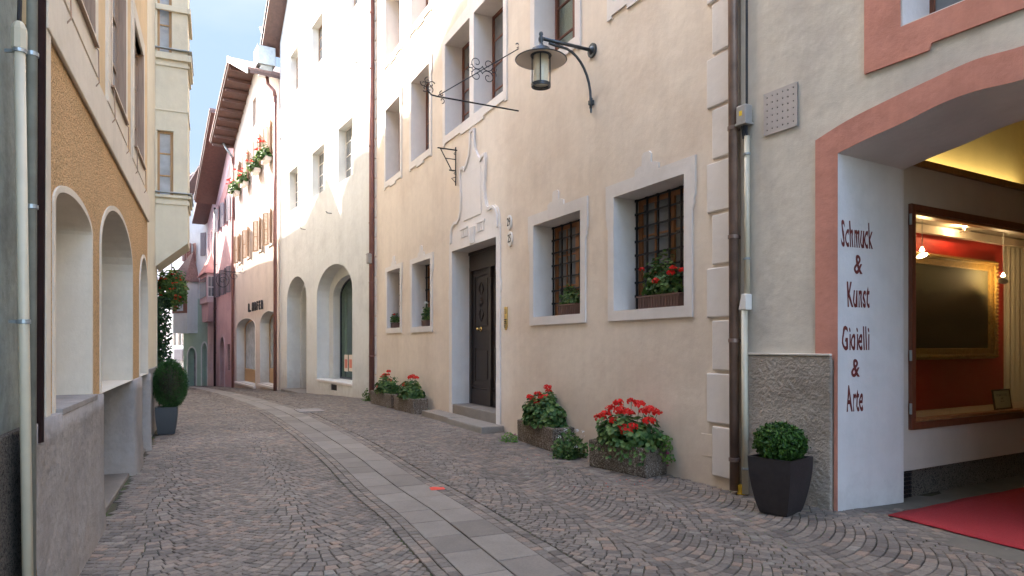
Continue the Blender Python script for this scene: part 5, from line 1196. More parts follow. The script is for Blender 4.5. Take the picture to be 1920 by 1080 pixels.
m = MB(); m.box(-0.002, 0.11, -0.018, -0.001, 1.1, zbd - 0.004); m.build('corner_strip', M['cream_left'], P)
for lp, dep in ((A1, 0.36), (A2, 0.85), (A3, 0.5)):
    a0, a1 = lp[0][0], lp[1][0]; z0 = lp[0][1]; zs = lp[2][1]; zt = max(p[1] for p in lp); zb = max(z0, 1.1)
    m = MB(); m.plate(arch_loop(a0, a1, zb, zs, zt, 18, 0.035, 0), [arch_loop(a0, a1, zb + 0.002, zs, zt, 18, -0.012, -0.002)], -0.012, dep); m.build('arch_lining', M['cream_left'], P)
    m = MB(); m.box(a0 - 0.1, a1 + 0.1, dep + 0.02, dep + 0.08, z0 - 0.2, zt + 0.1); m.build('arch_back', M['cream_left'] if z0 > 1 else M['wood_dark'], P)
# plinth pieces, hugging the openings, with bulging foot
def plinth(x0, x1, jambL=0, jambR=0):
    m = MB(); nz = 10; ys = []
    for k in range(nz + 1):
        z = -0.1 + 1.2 * k / nz; bul = 0.045 + 0.05 * max(0, (0.45 - z)) ** 1.3
        ys.append((z, bul))
    n = max(2, int((x1 - x0) / 0.12)); xx = [x0 + (x1 - x0) * i / n for i in range(n + 1)]
    rows = []
    for (z, bul) in ys:
        row = []
        if jambL: row.append((x0 - 0.0 - bul * 0.3, jambL, z))
        for i, x in enumerate(xx):
            e = 0.0
            if jambR and i == n: e = bul * 0.35
            if jambL and i == 0: e = -bul * 0.35
            rr_ = 0.03 if ((i == 0 and jambL) or (i == n and jambR)) else 0
            row.append((x + e, -bul + rr_ + 0.006 * noise.noise(Vector((x * 2, z * 2, 1))), z))
        if jambR: row.append((x1 + bul * 0.3, jambR, z))
        rows.append(row)
    for r_ in rows: m.v += r_
    w_ = len(rows[0])
    for k in range(nz):
        for i in range(w_ - 1): a = k * w_ + i; m.f.append((a, a + 1, a + 1 + w_, a + w_))
    # top ledge
    top = rows[-1]; b = len(m.v); m.v += [(p[0], max(p[1], 0.01) if p[1] < 0.1 else p[1], 1.101) for p in top]
    for i in range(w_ - 1): m.f.append(((nz) * w_ + i, (nz) * w_ + i + 1, b + i + 1, b + i))
    return m.build('plinth', M['grey_plinth'], P, smooth=True, recalc=False)
plinth(-0.38, A2[0][0] - 0.004, 0, 0.80); plinth(A2[1][0] + 0.004, A3[0][0] - 0.004, 0.80, 0.5); plinth(A3[1][0] + 0.004, L1, 0.5, 0)
m = MB(); m.box(A1[0][0] + 0.002, A1[1][0] - 0.002, -0.05, 0.355, 1.085, 1.125); m.build('sill', M['grey_plinth'], P, bevel=0.006)
for lp, dep in ((A2, 0.85), (A3, 0.5)):
    MB().box(lp[0][0] + 0.002, lp[1][0] - 0.002, 0.02, dep + 0.02, -0.25, 0.03).build('threshold', M['slab'], P, bevel=0.01)
for i, r in enumerate(ws + ws2):
    s0, s1, z0, z1 = r; pad = 0.16
    outl = [(s0 - pad, z0 - 0.20), (s1 + pad, z0 - 0.20), (s1 + pad, z1 + 0.2), (s0 - pad, z1 + 0.2)]
    W = make_window(P, r, 0.05, M['wood_shutter'], M['glass_sky'], nv=1, nh=2, surround=(outl, M['cream_left'], 0.02))
    for xh in (s0 + 0.03, s1 - 0.02):   # thin iron stays below the sill
        m = MB(); m.tube([(xh, -0.02, z0 - 0.02), (xh, -0.045, z0 - 0.05), (xh, -0.05, z0 - 0.30), (xh, -0.022, z0 - 0.34)], 0.005, 6); m.build('stay', M['wood_shutter'], W)
    m = MB(); m.box(s0 + 0.001, s0 + 0.02, -0.024, 0.05, z0, z1); m.box(s1 - 0.02, s1 - 0.001, -0.024, 0.05, z0, z1); m.box(s0 - 0.01, s1 + 0.01, -0.05, 0.05, z0 - 0.02, z0 - 0.001); m.build('outer_frame', M['wood_shutter'], W)
MB().box(-0.2, L1, -0.10, 8.2, 14, 14.2).build('roof', M['slate'], P)

# pale house with the projecting bay
F = F_bay; Lb = (12.35 - F.O.y) / F.d.y; P = empty('bay_house', F.w(0), F.rz, 'pale yellow house with a tall cornice banded bay over the street', 'house')
m = MB(); m.box(0, Lb, 0, 0.6, -0.5, 14.5); m.box(0, 0.3, 0.61, 7, -0.5, 14.5); m.box(Lb - 0.3, Lb, 0.61, 7, -0.5, 14.5); m.box(0.3, Lb - 0.3, 6.7, 7, -0.5, 14.5); m.build('wall', M['bay'], P)
m = MB(); m.box(-0.002, Lb + 0.02, -0.03, -0.001, -0.4, 1.12); m.build('plinth', M['grey_plinth'], P, bevel=0.01)
MB().box(-0.1, Lb + 0.1, -0.75, 7.2, 14.5, 14.8).build('roof', M['slate'], P)
# bay: starts where the ray of u=291 meets the wall
bs = F.sx(291); w0 = F.w(bs); FBn = Fr(tuple(w0.xy), tuple(-F.n))   # near face: x runs outward
prj = FBn.sx(352); zlo = FBn.px(350, 456)[1]
hsb = []; wb = [FBn.rect(294, 325, 243, 368), FBn.rect(292, 322, -70, 97)]
wb = [(max(0.03, r[0]), r[1], r[2], r[3]) for r in wb]
for r in wb: hsb.append(rect_loop(r))
blen = 1.05
BE = MB(); 
# near face in bay-frame: built in house-local coords: x = bs + y', y = -x'
def nf(outline, holes, y0, y1):   # plate in near-face coordinates -> house coordinates
    t = MB(); t.plate(outline, holes, y0, y1); t.v = [(bs + v[1], -v[0], v[2]) for v in t.v]; return t
t = nf([(0.001, zlo - 0.45), (prj, zlo), (prj, 14.45), (0.001, 14.45)], hsb, 0, 0.2); BE.v, BE.f = t.v, t.f
BE.box(bs + 0.201, bs + blen, -prj, -prj + 0.2, zlo, 14.45); BE.box(bs + blen - 0.2, bs + blen, -prj + 0.201, -0.001, zlo, 14.45)
BE.add([(bs + 0.201, -0.001, zlo - 0.45), (bs + blen, -0.001, zlo - 0.45), (bs + blen, -prj, zlo), (bs + 0.201, -prj, zlo)], [(0, 1, 2, 3)])
bay = BE.build('bay', M['bay'], P)
for r in wb:
    s0, s1, z0, z1 = r; fw = 0.04
    t = nf(rect_loop(r, 0.005), [rect_loop(r, -fw)], 0.07, 0.12); q = MB(); q.v, q.f = t.v, t.f
    for k in (1, 2): zz = z0 + (z1 - z0) * k / 3; t = MB(); t.box(s0, s1, 0.075, 0.115, zz - 0.013, zz + 0.013); q.add([(bs + v[1], -v[0], v[2]) for v in t.v], t.f)
    t = MB(); t.box(s0 + (s1 - s0) * 0.80, s0 + (s1 - s0) * 0.86, 0.06, 0.112, z0 + fw, z1 - fw); q.add([(bs + v[1], -v[0], v[2]) for v in t.v], t.f)
    W = q.build('window', M['wood_honey'], bay)
    t = nf(rect_loop(r, -0.02), [], 0.09, 0.096); t.build('pane', M['glass_sky'], W)
def ring(z, h, e, mat=M['bay'], nm='cornice'):
    t = MB(); t.box(bs - e, bs + blen + e, -prj - e, -prj - 0.001, z, z + h); t.box(bs - e, bs - 0.001, -prj - 0.0005, -0.002, z, z + h); t.build(nm, mat, bay, bevel=0.008)
for (v_, h, e) in ((130, 0.05, 0.03), (118, 0.12, 0.06), (213, 0.03, 0.015), (374, 0.05, 0.055), (386, 0.08, 0.025)):
    ring(FBn.px(350, v_)[1], h, e)
for v_ in (105, 371): ring(FBn.px(350, v_)[1] + 0.055, 0.02, 0.075, M['zinc'], 'lead_flashing')
ring(7.6, 0.1, 0.05)

# near grey green house
F = F_teal; LT = 14 - 0.02; P = empty('teal_house', F.w(0), F.rz, 'weathered grey green wall with dark pebble plinth at the left edge', 'house')
m = MB(); m.box(0, LT, 0, 0.5, -0.5, 14); m.box(0, 0.3, 0.51, 7, -0.5, 14); m.box(0.3, LT, 6.7, 7, -0.5, 14); m.build('wall', M['teal'], P)
m = MB(); m.box(-0.01, LT - 0.02, -0.035, -0.001, -0.4, 1.06); m.build('plinth', M['dark_rough'], P, bevel=0.01)
MB().box(-0.1, LT, -0.6, 7.1, 14, 14.2).build('roof', M['slate'], P)
def leftpipe(label, u0, v0, u1, v1, Y, r, mat, clips=(), top_fit=False, zlow=0.0, ztop=None, nm='downpipe'):
    a = Vector(((u0 - 960) / FPX * Y, Y, EYE + (HOR - v0) / FPX * Y)); b = Vector(((u1 - 960) / FPX * Y, Y, EYE + (HOR - v1) / FPX * Y))
    d = (a - b); d /= d.z; a = a + d * ((ztop or a.z) - a.z); b = b + d * (zlow - b.z)
    e = empty(nm, b, 0, label, 'downpipe' if nm == 'downpipe' else 'conduit'); m = MB(); m.tube([(0, 0, 0), tuple((a - b) / 2), tuple(a - b)], r, 16); m.build('pipe', mat, e, smooth=True)
    for v in clips:
        zz = EYE + (HOR - v) / FPX * Y; p = (b + d * (zz - b.z)) - b
        m = MB(); m.lathe([(r, -0.012), (r + 0.006, -0.01), (r + 0.006, 0.01), (r, 0.012)], p, 16); m.box(p.x - 0.07, p.x, p.y - 0.006, p.y + 0.006, p.z - 0.008, p.z + 0.008); m.build('pipe_clip', M['zinc'], e)
    if top_fit:
        p = a - b; m = MB(); m.lathe([(r + 0.001, -0.12), (r + 0.010, -0.115), (r + 0.010, -0.02), (r + 0.004, 0.0), (r - 0.002, 0.012), (0.012, 0.02)], p, 8); m.build('socket', mat, e)
        m = MB(); m.tube([tuple(p), tuple(p + Vector((0.01, 0, 0.4))), tuple(p + Vector((0.02, 0, 3)))], 0.010, 8); m.build('cable', M['iron'], e)
    return e
leftpipe('cream plastic cable pipe standing against the grey green wall', 36, 50, 52, 1080, 3.25, 0.0235, M['pipe_cream'], (95, 603), True, zlow=0.0, ztop=3.06, nm='cable_pipe')
leftpipe('weathered grey pipe between the cream pipe and maroon pipe', 60, 100, 58, 780, 3.36, 0.024, M['pipe_grey'], (102, 388), False, zlow=0.0, ztop=14)
leftpipe('dark maroon downpipe where grey green and orange houses meet', 74, 0, 70, 780, 3.44, 0.030, M['pipe_dark'], (), False, zlow=1.0, ztop=14)

# unseen houses added beyond the bay, rooflines shaped to shade the street (their fronts turn away from the view)
SK = []
def caster(Ya, Yb, prof, label, mat, kf=-0.532):
    a = Vector((kf * Ya, Ya)); b = Vector((kf * Yb, Yb)); F = Fr(tuple(a), tuple(b - a)); L = (b - a).length
    P = empty('shade_caster_house', F.w(0), F.rz, label, 'house')
    m = MB(); m.plate([(0, -3), (L, -3)] + [(L * t, z) for t, z in reversed(prof)], [], 0, 0.4)
    lowz = min(z for t, z in prof) - 2.0; m.box(0, 0.3, 0.41, 7, -3, lowz); m.box(L - 0.3, L, 0.41, 7, -3, lowz); m.box(0.3, L - 0.3, 6.7, 7, -3, lowz)
    m.build('wall', mat, P)
    m = MB()
    for i in range(len(prof) - 1): slopebox(m, prof[i][0] * L, prof[i][1] + 0.002, prof[i + 1][0] * L - 0.001, prof[i + 1][1] + 0.002, -0.05, 0.8, 0.12)
    m.build('roof', M['tile'], P); return P
CASTERS = True

# ==================================================================
#  PLANTS
# ==================================================================
def rvec():
    while True:
        v = Vector((random.uniform(-1, 1), random.uniform(-1, 1), random.uniform(-1, 1)))
        if 0.05 < v.length < 1: return v.normalized()
def leaf(m, p, n, s, k=6, cup=0.25, el=1.0):
    n = n.normalized(); a = n.orthogonal().normalized(); a = (a * math.cos(random.random() * 6.3) + n.cross(a) * math.sin(random.random() * 6.3)).normalized(); b = n.cross(a)
    o = len(m.v); m.v.append(tuple(p - n * s * cup))
    for i in range(k):
        t = 2 * math.pi * i / k; r = s * (1 + 0.12 * math.sin(3 * t)); m.v.append(tuple(p + a * r * math.cos(t) * el + b * r * math.sin(t)))
    for i in range(k): m.f.append((o, o + 1 + i, o + 1 + (i + 1) % k))
def quadleaf(m, p, n, s, el=1.6):
    a = n.orthogonal().normalized(); q = random.random() * 6.3; a = (a * math.cos(q) + n.cross(a) * math.sin(q)); b = n.cross(a)
    o = len(m.v); m.v += [tuple(p - a * s * el), tuple(p + b * s + n * s * 0.2), tuple(p + a * s * el), tuple(p - b * s + n * s * 0.2)]; m.f.append((o, o + 1, o + 2, o + 3))
def flower_head(c, r, parent, mat, n=42, origin=Vector((0, 0, 0)), name='flower_head', lo=True):
    m = MB()
    for i in range(n):
        d = rvec(); d.z = abs(d.z) * 0.8 + (0.0 if random.random() < 0.8 else -0.5); d.normalize(); p = Vector((0, 0, 0)) + Vector((d.x, d.y, d.z * 0.75)) * r * random.uniform(0.8, 1.05)
        quadleaf(m, p, (d + rvec() * 0.5).normalized(), r * 0.30, 1.0)
    o = m.build(name, mat, parent, recalc=False); o.location = c; return o
def geranium(name, F, x, y, z, lx, ly, h, heads, label, nl=420, leafs=0.026, mat='leaf', hr=0.042, trail=0, petals='petal', cat='flowering plant', world=None, rz=None, group=None):
    e = empty(name, world if world is not None else F.w(x, y, z), rz if rz is not None else F.rz, label, cat, group)
    m = MB()
    for i in range(nl):
        d = rvec(); d.z = abs(d.z); k = random.random() ** 0.45
        bump = 1 + 0.35 * noise.noise(Vector((d.x * 2.3 + x * 7, d.y * 2.3, d.z * 2.3)))
        p = Vector((d.x * lx * k * bump, d.y * ly * k * bump, 0.02 + d.z * h * k * bump))
        leaf(m, p, (d + rvec() * 0.55 + Vector((0, 0, 0.35))), leafs * random.uniform(0.6, 1.25))
    for i in range(trail):
        t = random.random(); s = random.choice((-1, 1)); p = Vector((random.uniform(-lx, lx), -ly * random.uniform(0.9, 1.1), -random.random() ** 1.5 * 0.14)); leaf(m, p, Vector((0, -1, 0.4)) + rvec() * 0.5, leafs * 0.7)
    m.build('foliage', M[mat], e, recalc=False)
    sm_ = MB()
    for (hx, hy, hz) in heads:
        base = Vector((hx * 0.5, hy * 0.5, h * 0.3)); tip = Vector((hx, hy, hz)); sm_.tube([tuple(base), tuple((base + tip) / 2 + Vector((hx * 0.1, hy * 0.1, 0.02))), tuple(tip)], 0.004, 5)
    if heads: sm_.build('stem', M['stem'], e, recalc=False)
    for (hx, hy, hz) in heads: flower_head((hx, hy, hz), hr * random.uniform(0.8, 1.2), e, M[petals])
    return e
def heads_from_px(F, x, z, y, pts):
    out = []
    for (u, v) in pts:
        yy = y + random.uniform(-0.10, 0.06); a, b = F.px(u, v, yy); out.append((a - x, yy - y, b - z))
    return out
def planter(F, uL, uR, vbase_front, depth, hgt, label, y_front=None, seed=1):
    """exposed aggregate trough; front lower edge runs uL..uR"""
    pL = gp(*uL); pR = gp(*uR); a = Vector((pL.x, pL.y)); b = Vector((pR.x, pR.y)); d = (b - a).normalized(); n = Vector((-d.y, d.x)); L = (b - a).length
    G = Fr(tuple(a), tuple(d)); e = empty('stone_planter', G.w(L / 2, depth / 2, 0), G.rz, label, 'planter', 'concrete planters along the cream wall')
    m = MB(); hl = L / 2; hd = depth / 2
    for (z0, z1, q) in ((0.0, hgt, 0),):
        o_ = [(-hl, -hd), (hl, -hd), (hl, hd), (-hl, hd)]
        vs = [(x * 0.985, y * 0.97, -0.01) for x, y in o_] + [(x, y, hgt) for x, y in o_] + [(x - math.copysign(0.045, x), y - math.copysign(0.045, y), hgt) for x, y in o_] + [(x - math.copysign(0.05, x), y - math.copysign(0.05, y), hgt - 0.1) for x, y in o_]
        fs = [(0, 3, 2, 1)]
        for r_ in range(3):
            for i in range(4): fs.append((r_ * 4 + i, r_ * 4 + (i + 1) % 4, r_ * 4 + 4 + (i + 1) % 4, r_ * 4 + 4 + i))
        fs.append((12, 13, 14, 15)); m.add(vs, fs)
    m.build('trough', M['agg'], e, bevel=0.018)
    m = MB(); m.box(-hl + 0.049, hl - 0.049, -hd + 0.049, hd - 0.049, hgt - 0.099, hgt - 0.035); m.build('soil', M['soil'], e)
    return G, L, e
random.seed(11)
# four troughs
G1, L_1, e = planter(None, (1103, 874), (1212, 897), 0, 0.36, 0.33, 'nearest concrete planter, full length view, fringed by yellow green trailers')
geranium('geranium_bush', G1, L_1 / 2, 0.18, 0.29, 0.56, 0.30, 0.36, [(-0.42, -0.05, 0.30), (-0.33, 0.05, 0.42), (-0.26, -0.1, 0.36), (-0.16, 0.02, 0.50), (-0.06, -0.05, 0.42), (0.0, 0.08, 0.53), (0.08, -0.05, 0.40), (0.16, 0.05, 0.50), (0.22, -0.12, 0.26), (0.26, 0.02, 0.43), (0.36, 0.02, 0.46), (0.42, -0.06, 0.34), (0.10, -0.16, 0.24), (0.18, -0.18, 0.21), (-0.12, -0.1, 0.30), (0.40, 0.1, 0.42)], 'big red geranium with many flower heads in the nearest planter', nl=1700, leafs=0.034, trail=60, hr=0.066)
G2, L_2, e = planter(None, (969, 825), (1036, 848), 0, 0.36, 0.33, 'second nearest concrete planter, half hidden by white flowers at its near end')
geranium('geranium_bush', G2, L_2 / 2, 0.18, 0.29, 0.52, 0.30, 0.46, [(-0.40, -0.05, 0.22), (-0.30, -0.06, 0.32), (-0.24, 0.0, 0.46), (-0.16, -0.1, 0.36), (-0.10, 0.0, 0.40), (0.0, -0.12, 0.34), (0.06, 0.02, 0.58), (0.02, 0.06, 0.52), (-0.34, 0.1, 0.42), (-0.44, 0.0, 0.36), (-0.2, -0.15, 0.42), (0.12, -0.05, 0.44)], 'dark leaved red geranium beside the doorstep with few heads', nl=1700, leafs=0.036, hr=0.055)
G3, L_3, e = planter(None, (738, 768), (775, 777), 0, 0.36, 0.33, 'mossy concrete planter under the second small window left of the door')
geranium('geranium_bush', G3, L_3 / 2, 0.18, 0.29, 0.52, 0.28, 0.40, [(-0.38, -0.05, 0.22), (-0.2, -0.05, 0.30), (0.0, 0.0, 0.48), (0.12, 0.0, 0.50), (0.2, 0.05, 0.48), (-0.05, -0.1, 0.3)], 'red geranium in the mossy planter left of the door, lower heads', nl=900, leafs=0.038, hr=0.065)
G4, L_4, e = planter(None, (694, 756), (733, 766), 0, 0.36, 0.33, 'farthest concrete planter beside the red brown pipe')
geranium('geranium_bush', G4, L_4 / 2, 0.18, 0.29, 0.55, 0.28, 0.42, [(-0.48, -0.05, 0.14), (-0.38, 0, 0.40), (-0.2, 0, 0.46), (-0.12, 0.05, 0.46), (0.12, 0, 0.56), (0.2, 0, 0.34)], 'red geranium in the farthest planter by the red brown pipe', nl=900, leafs=0.038, hr=0.065)
def ground_plant(u, v, r, h, nl, label, mat='leaf_lime', nf=0, fmat='petal_w', leafs=0.016, name='ground_plant', hr=0.018):
    p = gp(u, v); e = empty(name, p, 0, label, 'plant'); m = MB(); sm_ = MB()
    for i in range(nl):
        a = random.random() * 6.283; k = random.random() ** 0.6; lob = 0.72 + 0.5 * noise.noise(Vector((math.cos(a) * 1.8 + u, math.sin(a) * 1.8, 0))) + 0.2 * noise.noise(Vector((math.cos(a) * 5, math.sin(a) * 5 + u, 0))); q = Vector((math.cos(a) * r * k * lob * 1.35, math.sin(a) * r * k * lob, h * random.random() ** 1.3 * (1 - 0.65 * k) * (0.8 + lob * 0.4))); leaf(m, q, rvec() * 0.8 + Vector((0, -0.3, 0.8)), leafs * random.uniform(0.6, 1.2), 5)
        if i % 8 == 0: sm_.tube([(q.x * 0.3, q.y * 0.3, 0), tuple(q)], 0.0025, 4)
    m.build('foliage', M[mat], e, recalc=False); sm_.build('stem', M['stem'], e, recalc=False)
    for i in range(nf):
        a = random.random() * 6.283; k = random.uniform(0.3, 1); flower_head((math.cos(a) * r * k, math.sin(a) * r * k * 0.8 - 0.02, h * random.uniform(0.35, 1.0)), hr, e, M[fmat], 8, name='blossom')
    return e
ground_plant(1066, 858, 0.24, 0.42, 900, 'bushy trailing plant with white blossoms between the two nearest planters', 'leaf', 9, leafs=0.021, name='petunia', hr=0.032)
ground_plant(1098, 848, 0.09, 0.26, 160, 'yellow green trailing shoots at the left end of the nearest planter', 'leaf_lime', 3, leafs=0.018, name='trailing_plant', hr=0.02)
ground_plant(955, 828, 0.14, 0.16, 170, 'low green plant with magenta blossom between doorstep and planter', 'leaf_lime', 2, 'petal_m', name='petunia', hr=0.026)
ground_plant(738, 764, 0.14, 0.16, 130, 'low tuft with white blossoms between the two far planters', 'leaf_lime', 12, name='petunia', hr=0.03, leafs=0.022)
ground_plant(790, 774, 0.16, 0.22, 160, 'dark weeds at the right end of the mossy planter', 'leaf', 0, name='weed', leafs=0.022)
ground_plant(690, 752, 0.18, 0.35, 160, 'dark green weeds at the left end of the farthest planter', 'leaf', 0, name='weed', leafs=0.025)
ground_plant(178, 998, 0.035, 0.09, 16, 'tiny bright green weed at the foot of the grey plinth', 'leaf_lime', 0, name='weed', leafs=0.012)
F = F_gal; pcorner = G1.w(L_1 - 0.03, 0.30, 0.30)
e = empty('trailing_plant', pcorner, G1.rz, 'light green trailing plant with dark red blossom at the right end of nearest planter', 'plant'); m = MB()
for i in range(150): q = Vector((random.uniform(-0.06, 0.16), random.uniform(-0.12, 0.06), random.uniform(-0.14, 0.16))); leaf(m, q, rvec() + Vector((0.3, -0.4, 0.6)), 0.017, 5)
m.build('foliage', M['leaf_lime'], e, recalc=False); flower_head((0.13, -0.05, -0.03), 0.028, e, M['petal_m'], 14, name='blossom'); flower_head((0.12, -0.06, -0.17), 0.02, e, M['petal_m'], 10, name='blossom')
m = MB()
# window boxes ------------------------------------------------------
F = F_cream
def windowbox(r, w_, label, pl_label, h, heads, cx=None, y=0.17, tilt=0.14, nl=220, petals='petal', pot=False, leafs=0.024):
    s0, s1, z0, z1 = r; c = cx if cx is not None else (s0 + s1) / 2
    e = empty('flower_box', F.w(c, y, z0 + 0.002), F.rz, label, 'flower box'); m = MB(); hb = 0.17 if not pot else 0.15
    hw = w_ / 2; dp = 0.085
    vs = [(x * (0.92 if k == 0 else 1), yy * (0.85 if k == 0 else 1), zz) for k, zz in ((0, 0), (1, hb)) for x, yy in ((-hw, -dp), (hw, -dp), (hw, dp), (-hw, dp))]
    m.add(vs, [(0, 1, 5, 4), (1, 2, 6, 5), (2, 3, 7, 6), (3, 0, 4, 7), (0, 3, 2, 1), (4, 5, 6, 7)])
    m.build('box', M['plastic_brown'], e, bevel=0.006)
    m = MB(); m.plate([(-hw - 0.01, hb - 0.02), (hw + 0.01, hb - 0.02), (hw + 0.01, hb), (-hw - 0.01, hb)], [], -dp - 0.012, -dp + 0.003)
    n_ = max(3, int(w_ / 0.05))
    for i in range(n_): xx = -hw * 0.94 + hw * 1.88 * i / (n_ - 1); m.box(xx - 0.006, xx + 0.006, -dp - 0.004, -dp + 0.01, 0.02, hb - 0.02)
    m.build('rim', M['plastic_brown'], e)
    geranium('window_geranium', F, c, y, z0 + hb, hw * 0.95, 0.13, h, heads, pl_label, nl=nl, leafs=leafs, hr=0.045, petals=petals, cat='flowering plant')
r = low[3][0]; windowbox(r, 0.78, 'long brown flower box on the sill of the largest barred window', 'tall red geranium at the largest barred window', 0.50, [(-0.33, -0.06, 0.34), (0.02, -0.12, 0.16), (0.30, -0.10, 0.29), (0.24, -0.08, 0.24), (0.36, 0.0, 0.26)], cx=F.sx(1243, 0.2), nl=850, y=0.2)
r = low[2][0]; windowbox(r, 0.5, 'short brown flower box on the sill of the middle barred window', 'green flowerless geranium at the middle barred window', 0.26, [], cx=F.sx(1071, 0.2), nl=420, y=0.2)
r = low[1][0]; windowbox(r, 0.30, 'small pot on the sill of the second small window', 'white flowered plant on the second small window sill', 0.34, [(-0.1, -0.05, 0.24), (0.05, -0.05, 0.40)], cx=F.sx(801, 0.17), nl=200, petals='petal_w', pot=True, leafs=0.03)
r = low[0][0]; windowbox(r, 0.26, 'small pot on the sill of the leftmost small window', 'red flowered plant on the leftmost small window sill', 0.24, [(0.08, -0.05, 0.22)], cx=F.sx(741, 0.17), nl=170, pot=True, leafs=0.03)
F = F_hof
for i, c in enumerate(cs):
    lab = ('leftmost', 'second from left', 'third from left', 'rightmost')[i]
    e = empty('flower_box', F.w(c, -0.2, upz0 - 0.32), F.rz, f'{lab} of the four flower boxes on the sunlit beige house', 'flower box', 'flower boxes on the beige house'); MB().box(-0.5, 0.5, -0.14, 0.12, 0, 0.2).build('box', M['white_enamel'], e, bevel=0.01)
    geranium('window_geranium', F, c, -0.24, upz0 - 0.14, 0.62, 0.42, 0.62, [(random.uniform(-0.6, 0.5), random.uniform(-0.45, -0.1), random.uniform(0.25, 0.75)) for _ in range(7)], f'{lab} of the four red geraniums on the sunlit beige house', nl=420, leafs=0.065, hr=0.065, mat='leaf', group='geraniums on the beige house', cat='flowering plant')

# square pot with box ball, right
def square_pot(p, rz, wt, wb, h, mat, label, name='square_pot'):
    e = empty(name, p, rz, label, 'plant pot'); m = MB(); n = 10; rows = []
    def ringp(hw, z, k=3):
        out = []
        for (sx_, sy_) in ((-1, -1), (1, -1), (1, 1), (-1, 1)): out.append((sx_ * hw, sy_ * hw, z))
        return out
    for k in range(n + 1):
        t = k / n; hw = (wb + (wt - wb) * math.sin(t * math.pi / 2) ** 0.85) / 2; m.v += ringp(hw, h * t)
    m.v += ringp(wt / 2 + 0.006, h + 0.001); m.v += ringp(wt / 2 - 0.018, h + 0.001); m.v += ringp(wt / 2 - 0.022, h - 0.08)
    tot = n + 4
    for k in range(tot - 1):
        for i in range(4): m.f.append((k * 4 + i, k * 4 + (i + 1) % 4, k * 4 + 4 + (i + 1) % 4, k * 4 + 4 + i))
    m.f.append((3, 2, 1, 0)); q = (tot - 1) * 4; m.f.append((q, q + 1, q + 2, q + 3)); m.build('vessel', mat, e, bevel=0.004)
    MB().box(-wt / 2 + 0.024, wt / 2 - 0.024, -wt / 2 + 0.024, wt / 2 - 0.024, h - 0.079, h - 0.03).build('soil', M['soil'], e); return e
pb = gp(1474, 972); pb = Vector((pb.x + 0.03, pb.y + 0.20, pb.z)); pz = ground_z(pb.x, pb.y)
square_pot(pb, F_gal.rz + R(10), 0.40, 0.25, 0.50, M['pot_dark'], 'tall dark square pot against the roughcast plinth by the gallery arch')
def ball_plant(p, r, squash, label, mat, n, ls, name, needle=False, rugged=0.07):
    e = empty(name, p, 0, label, 'shrub')
    m = MB(); m.lathe([(0.0, -r * squash * 0.8)] + [(r * 0.78 * math.sin(math.pi * k / 10), -r * squash * 0.8 * math.cos(math.pi * k / 10)) for k in range(1, 10)] + [(0.0, r * squash * 0.8)], (0, 0, r * squash), 16); m.build('inner_twigs', M['twig'], e, recalc=False)
    m = MB()
    for i in range(n):
        d = rvec(); b = 1 + rugged * noise.noise(d * 5) * 2 + rugged * noise.noise(d * 12) ; k = random.uniform(0.80, 1.02) * b * (random.uniform(1.02, 1.10) if random.random() < 0.035 else 1)
        q = Vector((d.x * r * k, d.y * r * k, r * squash + d.z * r * squash * k)); nn = (d * 0.8 + rvec() * 0.9).normalized()
        if needle:
            t = (d + rvec() * 0.6).normalized(); s = t.orthogonal().normalized() * ls * 0.16; o = len(m.v); m.v += [tuple(q - s), tuple(q + s), tuple(q + t * ls * 1.6)]; m.f.append((o, o + 1, o + 2))
        else: quadleaf(m, q, nn, ls * random.uniform(0.6, 1.35), 1.4)
    m.build('foliage', mat, e, recalc=False); return e
ball_plant(Vector((pb.x, pb.y, pz + 0.45)), 0.212, 0.80, 'round clipped box bush in the dark square pot', M['leaf_box'], 7500, 0.0105, 'boxwood_ball', rugged=0.11)
pl = gp(307, 815); pl.x += 0.0; pl.y += 0.1
square_pot(Vector((pl.x, pl.y, 0)), F_left.rz, 0.34, 0.25, 0.46, M['pot_grey'], 'dark slate pot on the cobbles at the left wall')
ball_plant(Vector((pl.x + 0.06, pl.y, 0.44)), 0.26, 1.55, 'dense dark green conifer shrub in the slate pot', M['leaf_dark'], 15000, 0.022, 'conifer_shrub', needle=True, rugged=0.06)
# hanging flower ball and ivy on the left
e = empty('hanging_basket', Vector((-0.5105 * 14.2, 14.2, 2.70)), 0, 'hanging ball of red flowers beyond the bay', 'hanging basket')
m = MB()
for i in range(1500):
    d = rvec(); k = random.uniform(0.6, 1.05) * (1 + 0.25 * noise.noise(d * 3)); leaf(m, Vector((d.x * 0.31 * k, d.y * 0.31 * k, d.z * 0.42 * k)), d + rvec() * 0.7, 0.032, 5)
m.build('foliage', M['leaf'], e, recalc=False)
for i in range(44):
    d = rvec(); d.y = -abs(d.y); flower_head((d.x * 0.31, d.y * 0.31, d.z * 0.40), 0.032, e, M['petal'], 12)
m = MB(); m.tube([(0, 0, 0.3), (0, 0, 0.85), (-0.35, 0.1, 0.95)], 0.01, 6); m.build('hanger', M['iron'], e)
e = empty('ivy_climber', Vector((-0.524 * 13.6, 13.6, 0.0)), 0, 'dark ivy climbing on the left wall below the hanging basket', 'climber'); m = MB()
for i in range(2600):
    t = random.random(); zz = 0.9 + 1.6 * t; ww = 0.06 + 0.07 * noise.noise(Vector((zz * 3, 0, 0))); q = Vector((random.uniform(-0.3, ww) , random.uniform(-0.2, 0.3), zz)); leaf(m, q, rvec() + Vector((0.6, -0.6, 0.3)), 0.026, 5)
m.build('foliage', M['leaf_ivy'], e, recalc=False)
m = MB(); m.tube([(-0.1, 0.05, 0), (-0.08, 0.05, 1.0), (-0.12, 0.05, 2.2)], 0.02, 6); m.build('stem', M['twig'], e)
